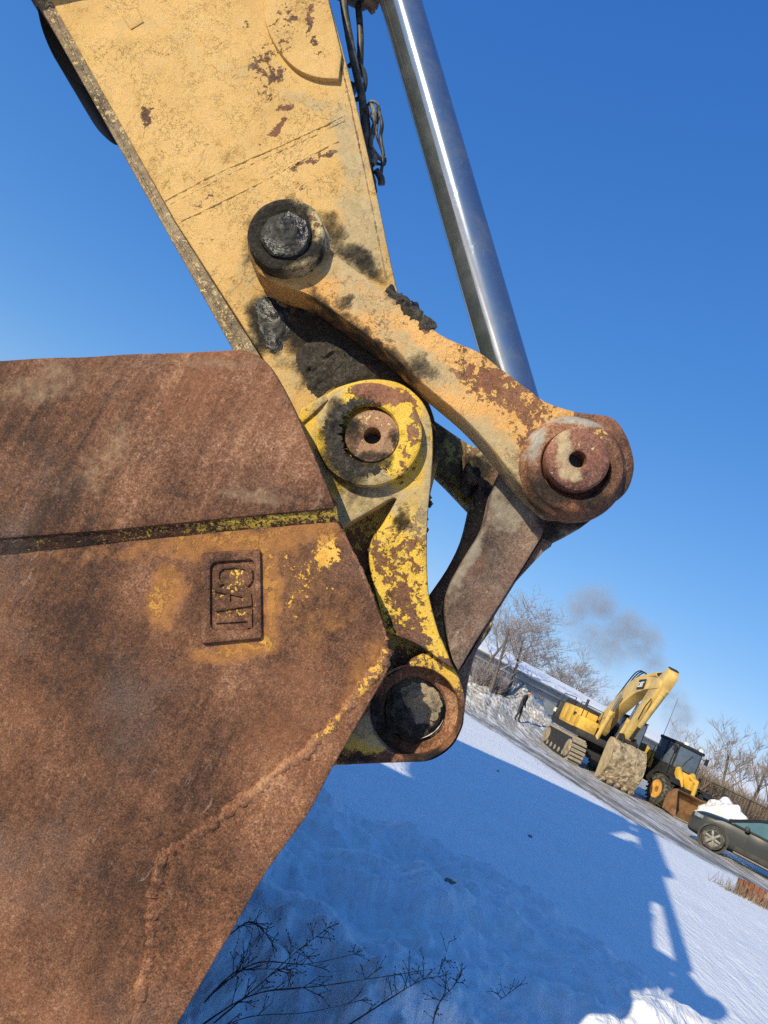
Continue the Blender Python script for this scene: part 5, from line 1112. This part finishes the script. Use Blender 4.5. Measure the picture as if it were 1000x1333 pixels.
J = [(0, 0, .92, .15, .12), (0, .02, 1.12, .16, .12), (0, .04, 1.34, .19, .13), (0, .06, 1.47, .08, .08), (0, .09, 1.56, .06, .06),
     (.10, .0, .86, .09), (.11, .05, .48, .065), (.11, -.02, .10, .05), (.11, .10, .05, .045), (-.10, .0, .86, .09), (-.12, .10, .48, .065), (-.12, .12, .10, .05), (-.12, .24, .05, .045),
     (.20, .04, 1.41, .075), (.25, .02, 1.13, .058), (.22, .12, .92, .045), (.20, .17, .84, .035), (-.20, .04, 1.41, .075), (-.25, .02, 1.13, .058), (-.22, .12, .92, .045), (-.20, .17, .84, .035)]
E = [(0, 1), (1, 2), (2, 3), (3, 4), (0, 5), (5, 6), (6, 7), (7, 8), (0, 9), (9, 10), (10, 11), (11, 12), (2, 13), (13, 14), (14, 15), (15, 16), (2, 17), (17, 18), (18, 19), (19, 20)]
skin_body('body', J, E, simple('dark winter clothes', (.018, .019, .022), .8, 0, .4, 8), per)
mb = MB(); mb.ball((0, .11, 1.66), (.078, .095, .115), 3); hd = mb.build('head', simple('skin', (.50, .27, .19), .6, 0, .15, 9), per)
mb = MB(); mb.ball((0, .20, 1.65), (.016, .022, .026), 2); mb.build('nose', hd.data.materials[0], hd)
mb = MB(); mb.ball((0, .095, 1.695), (.084, .10, .095), 3, .05, 4); mb.build('hair', simple('dark hair', (.03, .02, .015), .8, 0, .3, 9), hd)
# ================================================================== long shed behind the snow bank
A0 = AT(600, 835, 45); A1 = AT(745, 911, 53); dv = (A1 - A0); dv.z = 0; L0 = dv.length; dv.normalize(); bk_ = Vector((-dv.y, dv.x, 0))
if bk_.y < 0: bk_ = -bk_
rz = atan2(dv.y, dv.x); EV = 3.05
shed = empty('shed', (A0.x, A0.y, 0), rz); tag(shed, 'long low grey shed with a snow covered roof behind the bushes', 'shed')
LL = L0 + 26
m_wall = simple('grey render', (.42, .40, .37), .85, 0, .2, 1.2, .01, dirt=((.3, .28, .25), .5))
m_wall2 = simple('pale concrete', (.45, .43, .39), .85, 0, .2, .8, .01, dirt=((.25, .23, .2), .6))
m_snowr = simple('roof snow', (.89, .89, .89), .6, 0, .05, 1.5, .02)
mb = MB(); mb.box((LL / 2 - 8, 3.5, 1.3), (LL + 8, 6.6, 2.6)); mb.build('wall', m_wall2, shed)
mb = MB(); mb.box((LL / 2 - 8, 3.5, 2.82), (LL + 8.3, 7.0, .46), None, .02); mb.build('fascia', m_wall, shed)
mb = MB(); mb.prism([(-.2, EV), (3.5, 3.75), (7.2, EV), (7.2, EV + .06), (3.5, 3.81), (-.2, EV + .06)], -12.3, LL - 3.8, 'x'); mb.build('roof', m_wall, shed)
V = []; Fc = []; nx = 120; nyy = 10
for i in range(nx + 1):
    x = -12.3 + (LL + 8.5) * i / nx
    for k in range(nyy + 1):
        t = k / nyy; y = -.14 + t * 3.7; z = EV + .06 + max(0, min(1, (y + .2) / 3.7)) * .74 + .20 * min(1, 8 * t + .15) + .05 * float(fbm(x * .9, y * 1.3, 301, 3))
        if k == 0: z -= .16
        V.append((x, y, z))
for i in range(nx):
    for k in range(nyy):
        a = i * (nyy + 1) + k; Fc.append((a, a + nyy + 1, a + nyy + 2, a + 1))
sn = link('snow_cover', mesh_from('snow_cover', V, Fc), m_snowr, shed, 60)
for i in range(6):
    x = -4 + 6.2 * i
    f = MB().box((x, .16, 1.55), (1.5, .10, .9)).build('window', simple('window frame', (.38, .36, .33), .7, 0, .2, 4), shed); MB().box((x, .10, 1.55), (1.3, .03, .74)).build('pane', m_glass, f)

# ================================================================== trees and shrubs
def bark(name, col): return simple(name, col, .9, 0, .35, 6)
m_bark = bark('grey bark', (.105, .085, .075)); m_twig = bark('frosted twigs', (.27, .235, .238)); m_twig2 = bark('brown twigs', (.24, .185, .15)); m_brush = bark('dead brush', (.22, .165, .12))
def branches(seed, h, spread, lev, n0, thin):
    R = random.Random(seed); trunk = []; crown = []
    def grow(p, d, ln, r, k):
        n = 3 if k < 2 else 2; pts = [p]; dd = d.copy()
        for i in range(n):
            dd = (dd + Vector((R.uniform(-1, 1), R.uniform(-1, 1), R.uniform(-.35, .75))) * .22).normalized(); pts.append(pts[-1] + dd * ln / n)
        r1 = r * .55
        for i in range(n): (trunk if k < 1 else crown).append((pts[i], pts[i + 1], r + (r1 - r) * i / n, r + (r1 - r) * (i + 1) / n))
        if k >= lev: return
        m_ = n0[min(k, len(n0) - 1)]
        for j in range(m_):
            t = R.uniform(.30, 1.0) if k else R.uniform(.28, 1.0); i = min(n - 1, int(t * n)); q = pts[i].lerp(pts[i + 1], t * n - i)
            a = R.uniform(0, 2 * pi); side = Vector((cos(a), sin(a), R.uniform(-.1, .5)))
            nd_ = (dd * R.uniform(.45, 1.0) + side * spread).normalized()
            grow(q, nd_, ln * R.uniform(.42, .72) * (1 - .15 * (k == 0)), max(thin, r * (1 - t * .5) * R.uniform(.38, .55)), k + 1)
    grow(Vector((0, 0, 0)), Vector((R.uniform(-.08, .08), R.uniform(-.08, .08), 1)), h * .62, h * .016, 0)
    return trunk, crown
def tubes(segs, sides):
    P0 = np.array([s[0] for s in segs]); P1 = np.array([s[1] for s in segs]); R0 = np.array([s[2] for s in segs]); R1 = np.array([s[3] for s in segs])
    t = P1 - P0; t /= np.linalg.norm(t, axis=1)[:, None] + 1e-9
    ref = np.where(np.abs(t[:, 2:3]) > .9, np.array([[1., 0, 0]]), np.array([[0, 0, 1.]])); a = np.cross(t, ref); a /= np.linalg.norm(a, axis=1)[:, None]; b = np.cross(t, a)
    n = len(segs); V = np.zeros((n, 2 * sides, 3))
    for k in range(sides):
        c_, s_ = cos(2 * pi * k / sides), sin(2 * pi * k / sides); o_ = a * c_ + b * s_
        V[:, k] = P0 + o_ * R0[:, None]; V[:, sides + k] = P1 + o_ * R1[:, None]
    base = np.arange(n)[:, None] * 2 * sides; F = []
    for k in range(sides):
        j = (k + 1) % sides; F.append(np.concatenate([base + k, base + j, base + sides + j, base + sides + k], 1))
    return V.reshape(-1, 3), np.concatenate(F)
def fastmesh(name, V, F):
    me = bpy.data.meshes.new(name); me.vertices.add(len(V)); me.vertices.foreach_set('co', V.ravel().astype(np.float32)); k = F.shape[1]
    me.loops.add(F.size); me.loops.foreach_set('vertex_index', F.ravel().astype(np.int32)); me.polygons.add(len(F)); me.polygons.foreach_set('loop_start', np.arange(0, F.size, k, dtype=np.int32)); me.update(calc_edges=True); return me
def make_tree(name, seed, h, spread, lev, n0, thin, mt):
    tr, cr = branches(seed, h, spread, lev, n0, thin)
    root = empty(name)
    V, F = tubes(tr, 8); link('trunk', fastmesh('trunk', V, F), m_bark, root, 60)
    V, F = tubes(cr, 3); o = link('crown', fastmesh('crown', V, F), mt, root, 0)
    return root
def stand(root, px, py, Y, sc, rot, label, group, cat='tree', dz=-.1):
    p = AT(px, py, Y); root.location = (p.x, p.y, float(gz(p.x, p.y)) + dz); root.rotation_euler = (0, 0, rot); root.scale = (sc,) * 3
    tag(root, label, cat, group); return root
ORD = ('first', 'second', 'third', 'fourth', 'fifth', 'sixth', 'seventh')
TA = make_tree('bare_tree', 3, 6.0, .9, 4, (8, 5, 5, 3), .009, m_twig)
TB = make_tree('bare_tree', 8, 6.5, .75, 4, (9, 5, 5, 3), .009, m_twig)
TC = make_tree('bare_tree', 21, 7.5, .6, 4, (9, 5, 5, 3), .011, m_twig2)
used = set()
def put(src, *a, **k):
    o = src if src.name not in used else copy_tree(src); used.add(src.name); return stand(o, *a, **k)
gl = 'bare frosted trees by the shed'
put(TA, 648, 880, 41, 1.05, 0.3, 'bare bushy tree with dark forked trunks in front of the shed, nearest the arm', gl)
put(TB, 668, 885, 43, .9, 1.9, 'bare tree rising before the shed roof, just right of the bushy one', gl)
put(TA, 632, 870, 46, 1.1, 2.6, 'bare tree half hidden by the connecting link of the near arm', gl)
for i, (px, Y, sc, src) in enumerate(((676, 63, 1.45, TA), (690, 62, 1.38, TB), (705, 60, 1.25, TA), (720, 62, 1.22, TB), (735, 64, 1.15, TA), (750, 62, 1.0, TB), (765, 66, .95, TA))):
    put(src, px, 905, Y, sc, i * 1.3, ORD[i] + ' frosted bare tree from the left in the row behind the shed roof', 'row of frosted trees behind the shed')
gr = 'bare trees beyond the fence'
put(TC, 897, 1010, 58, .80, .4, 'small bare tree showing over the loader cab beside the smoke', gr)
put(TC, 950, 1010, 55, 1.02, 2.0, 'tall bare tree with a spreading crown beyond the fence, left of the pair', gr)
put(TC, 985, 1020, 52, 1.05, 4.0, 'tall bare tree with a spreading crown beyond the fence, right of the pair', gr)
put(TC, 1012, 1030, 50, 1.1, 5.2, 'bare tree cut by the right edge of the picture beyond the fence', gr)
# dense brush along the fence
def make_shrub(seed, h, mt=None):
    R = random.Random(seed); segs = []
    for k in range(70):
        a = R.uniform(0, 2 * pi); d = Vector((cos(a) * R.uniform(0, .8), sin(a) * R.uniform(0, .8), 1)).normalized(); p = Vector((R.gauss(0, .35), R.gauss(0, .35), 0)); ln = h * R.uniform(.5, 1.0); q = p
        for i in range(3):
            d2 = (d + Vector((R.uniform(-1, 1), R.uniform(-1, 1), R.uniform(-.5, .5))) * .3).normalized(); q2 = q + d2 * ln / 3; segs.append((q, q2, .014, .010))
            for j in range(4):
                d3 = (d2 + Vector((R.uniform(-1, 1), R.uniform(-1, 1), R.uniform(-.5, 1))) * .8).normalized(); s = q.lerp(q2, R.random()); segs.append((s, s + d3 * ln * .28, .009, .006))
            q = q2
    root = empty('shrub'); V, F = tubes(segs, 3); link('twigs', fastmesh('twigs', V, F), mt or m_brush, root, 0); return root
SA_, SB_, SC_ = make_shrub(5, 2.2), make_shrub(9, 2.6), make_shrub(14, 2.3, m_twig)
k = 0
for Y in (50, 54):
    for px in range(895, 1030, 8 if Y == 50 else 9):
        src = (SA_, SB_)[k % 2]; put(src, px + random.uniform(-3, 3), 1030, Y + random.uniform(-2, 2), random.uniform(.85, 1.25), random.uniform(0, 6), 'dead brown shrub in the thicket along the fence', 'thicket of dead shrubs along the fence', 'shrub'); k += 1
for px, py, Y, sc in ((640, 890, 42, .8), (655, 890, 43, .6), (628, 880, 42, .8), (700, 905, 47, .5)):
    put(SC_, px, py, Y, sc, px * .1, 'snow dusted shrub on the bank in front of the shed', 'shrubs on the snow bank by the shed', 'shrub')
# fence
F0 = AT(885, 1000, 52); F1 = AT(1060, 1080, 40); F0.z = F1.z = 0; fd = (F1 - F0); FL = fd.length; rz = atan2(fd.y, fd.x)
fence = empty('fence', F0, rz); tag(fence, 'thin dark metal fence running along the thicket on the right', 'fence')
m_fence = simple('dark fence metal', (.03, .026, .024), .7, 0, .3, 5)
npost = int(FL / 2.4)
for i in range(npost + 1): MB().box((i * 2.4, 0, 1.05), (.08, .08, 2.1)).build('post', m_fence, fence)
for z in (2.02, .5): MB().box((FL / 2, -.05, z), (FL, .04, .06)).build('rail', m_fence, fence)
mb = MB()
for i in range(int(FL / .28)): mb.box((i * .28, -.05, 1.05), (.022, .022, 1.9))
mb.build('pickets', m_fence, fence)['kind'] = 'stuff'
# shovelled snow behind the car
m_heap = simple('piled snow', (.78, .78, .78), .6, 0, .10, 2.0, .12, dirt=((.38, .34, .28), .6))
for (px, py, Y, r, lab) in ((953, 1045, 30, (1.25, 1.0, .95), 'biggest lumpy snow heap, straight behind the car'), (925, 1022, 34, (.8, .8, .8), 'smaller snow heap between the loader and the biggest heap'), (978, 1060, 28.5, (.8, .7, .75), 'snow heap showing over the car roof')):
    p = AT(px, py, Y); mb = MB(); mb.ball((0, 0, 0), r, 5, .34, 1.9); o = mb.build('snow_heap', m_heap, None, 60, (p.x, p.y, .5 if r[0] > 1.2 else .15)); tag(o, lab, 'snow heap', 'snow heaps behind the car'); o.rotation_euler = (0, 0, px)
# rusty corrugated sheet by the track, dry grass round it
p0 = G(957, 1163); p1 = G(1075, 1222); dv = (p1 - p0); LS = dv.length; rz = atan2(dv.y, dv.x)
V = []; Fc = []; nn = 150
for i in range(nn + 1):
    x = LS * i / nn; y = .03 * sin(x * 2 * pi / .11)
    V += [(x, y, 0), (x, y + .06, .34 + .03 * sin(x * 5)), (x, y + .08, .34 + .03 * sin(x * 5)), (x, y + .04, 0)]
for i in range(nn):
    for k in range(4): Fc.append((i * 4 + k, i * 4 + 4 + k, i * 4 + 4 + (k + 1) % 4, i * 4 + (k + 1) % 4))
sheet = link('corrugated_sheet', mesh_from('corrugated_sheet', V, Fc), simple('red rust', (.15, .055, .032), .85, 0, .5, 9, .01, dirt=((.30, .22, .16), .7)), None, 60, (p0.x, p0.y, -.05)); sheet.rotation_euler = (0, 0, rz)
tag(sheet, 'rusty red corrugated sheet lying on edge beside the slushy track', 'metal sheet')
segs = []
R = random.Random(4)
for i in range(380):
    t = R.uniform(-.25, 1.0); q = p0.lerp(p1, t) + Vector((R.gauss(0, .10), R.gauss(-.12, .12), 0)); q.z = float(gz(q.x, q.y)); d = Vector((R.uniform(-.5, .5), R.uniform(-.5, .5), 1)).normalized(); ln = R.uniform(.08, .30)
    segs.append((q, q + d * ln, .004, .002))
V, F = tubes(segs, 3); tag(link('dry_grass', fastmesh('dry_grass', V, F), simple('straw', (.26, .205, .13), .9, 0, .3, 20), None, 0), kind='stuff')
# ================================================================== dry weeds in the shaded snow at the camera's feet
m_weed = simple('dry weed stalk', (.055, .042, .032), .9, 0, .4, 30)
def weed(px_pts, hs_, seed, r=.003, label='', dens=1.0):
    R = random.Random(seed); P = []
    for (x, y), h in zip(px_pts, hs_):
        g_ = G(x, y, .2); zz_ = float(gz(g_.x, g_.y)); g_ = G(x, y, zz_); zz_ = float(gz(g_.x, g_.y)); P.append(G(x, y, zz_ + h + .01))
    P[0].z = float(gz(P[0].x, P[0].y)) - .03
    P = smooth3(P, 10); o = P[0].copy(); P = [p - o for p in P]
    root = empty('dry_weed', o); n = len(P)
    V, Fc = sweep(P, [r * (1 - .75 * i / n) for i in range(n)], 5, r * .3); link('stem', mesh_from('stem', V, Fc), m_weed, root, 60)
    segs = []; bx = []
    for k in range(int(11 * dens)):
        t = R.uniform(.2, 1.0); i = int(t * (n - 1)); q = P[i]; d = (P[min(i + 1, n - 1)] - P[max(i - 1, 0)]).normalized(); dd = (d * .8 + Vector((R.uniform(-1, 1), R.uniform(-1, 1), R.uniform(-.3, 1)))).normalized(); ln = R.uniform(.03, .11) * (1.15 - t * .6)
        q2 = q + dd * ln; segs.append((q, q2, .0018, .0010))
        for j in range(R.randint(2, 4)):
            d3 = (dd + Vector((R.uniform(-1, 1), R.uniform(-1, 1), R.uniform(-1, 1))) * .8).normalized(); s = q.lerp(q2, R.uniform(.3, 1)); e = s + d3 * R.uniform(.015, .045); segs.append((s, e, .0012, .0008)); segs.append((e, e + d3 * .006, .0022, .0018))
    V, F = tubes(segs, 4); o2 = link('seed_heads', fastmesh('seed_heads', V, F), m_weed, root, 0); o2['kind'] = 'stuff'
    return tag(root, label, 'weed', 'dry weeds in the shaded snow')
W = [([(255, 1330), (330, 1295), (430, 1282), (560, 1262)], (.0, .10, .14, .12), 'dry weed arching right from the bucket edge, lowest long stalk'),
     ([(440, 1345), (500, 1305), (545, 1278), (565, 1272)], (.0, .12, .18, .18), 'dry weed curving up at the bottom centre'),
     ([(270, 1290), (330, 1255), (400, 1255), (470, 1240)], (.0, .14, .18, .2), 'dry weed with fine seed heads beside the bucket edge'),
     ([(280, 1320), (340, 1280), (385, 1240), (425, 1210)], (.0, .2, .3, .35), 'dry weed rising highest beside the bucket lip'),
     ([(300, 1215), (325, 1200), (345, 1215), (356, 1228)], (.0, .16, .16, .1), 'small drooping dry weed touching the bucket lip'),
     ([(265, 1300), (300, 1270), (330, 1262), (380, 1262)], (.0, .1, .12, .12), 'short dry weed low against the bucket lip'),
     ([(565, 1345), (570, 1310), (590, 1285), (602, 1268)], (.0, .10, .16, .2), 'dark leafy weed standing at the bottom, right of centre'),
     ([(560, 1300), (570, 1270), (578, 1250), (585, 1225)], (.0, .12, .2, .26), 'single thin upright weed above the leafy one'),
     ([(600, 1345), (640, 1310), (660, 1295), (680, 1280)], (.0, .05, .08, .1), 'pale thin stalk lying across the snow at the bottom right'),
     ([(250, 1345), (320, 1325), (400, 1318), (480, 1300)], (.0, .08, .12, .14), 'dry weed lying along the very bottom edge')]
for i, (pp, hh, lab) in enumerate(W): weed(pp, hh, 40 + i, .0032 if i < 7 else .0022, lab, .5 if i > 6 else 1.2)
CL = ('dark clod beside the upright thin weed', 'smaller dark clod touching the one beside the thin weed', 'clod on the crumbly bank above the weeds', 'clod lying on sunlit snow nearest the road', 'clod at the upper edge of the long shadow', 'clod on lit snow under the connecting link', 'clod in the middle of the blue shadow')
# a few clods and tufts poking through the crust
for i, (px, py) in enumerate(((566, 1205), (560, 1203), (540, 1128), (735, 1010), (700, 995), (648, 1005), (690, 1090))):
    p = G(px, py); mb = MB(); mb.ball((0, 0, 0), (.028, .028, .018), 2, .6, 1.5); o = mb.build('clod', m_mudst, None, 60, (p.x, p.y, float(gz(p.x, p.y)) + .01)); tag(o, CL[i], 'clod', 'clods on the snow')
# ================================================================== smoke drifting behind the loader
YS = 72
sp = [(882, 955, 13, 1.0), (881, 930, 17, 1.0), (878, 908, 15, .8), (866, 888, 15, .7), (852, 862, 18, .7), (838, 838, 24, .85), (815, 820, 26, .9), (845, 850, 16, .6), (785, 790, 22, .8), (752, 795, 20, .75), (768, 782, 20, .7), (800, 842, 26, .6), (775, 830, 24, .55), (745, 812, 16, .5), (790, 815, 20, .5)]
C = [AT(x, y, YS) for x, y, r, s in sp]
mn = Vector((min(c.x for c in C) - 3.5, YS - 3.2, min(c.z for c in C) - 2)); mx = Vector((max(c.x for c in C) + 3.5, YS + 3.2, max(c.z for c in C) + 3.5))
sm = N('smoke'); c = sm.coord()
ctr_ = (mn + mx) / 2
dst = sm.vm('ADD', c, sm.vm('SCALE', sm.vm('SUBTRACT', sm.noise(c, .35, 5, .6, col=True), (.5, .5, .5)), scale=3.2))
tot = None
for (x, y, r, s), p in zip(sp, C):
    rr_ = r * YS / FPX * 1.55
    v = sm.m('MULTIPLY', sm.mr(sm.vm('DISTANCE', dst, tuple(p - ctr_)), rr_, rr_ * .15), s); tot = v if tot is None else sm.m('MAXIMUM', tot, v)
den = sm.m('MULTIPLY', sm.m('MULTIPLY', tot, sm.mr(sm.noise(c, .8, 5, .6), .3, .65)), .72)
pvn = sm.nd('ShaderNodeVolumePrincipled', {'Color': (.50, .49, .49, 1), 'Density': den}); sm.t.links.new(pvn.outputs[0], sm.out.inputs['Volume'])
mb = MB(); mb.box((0, 0, 0), tuple(mx - mn)); o = mb.build('smoke', sm.mat, None, 0, ctr_); tag(o, kind='stuff')
SC.cycles.volume_step_rate = 2.0; SC.cycles.volume_max_steps = 128
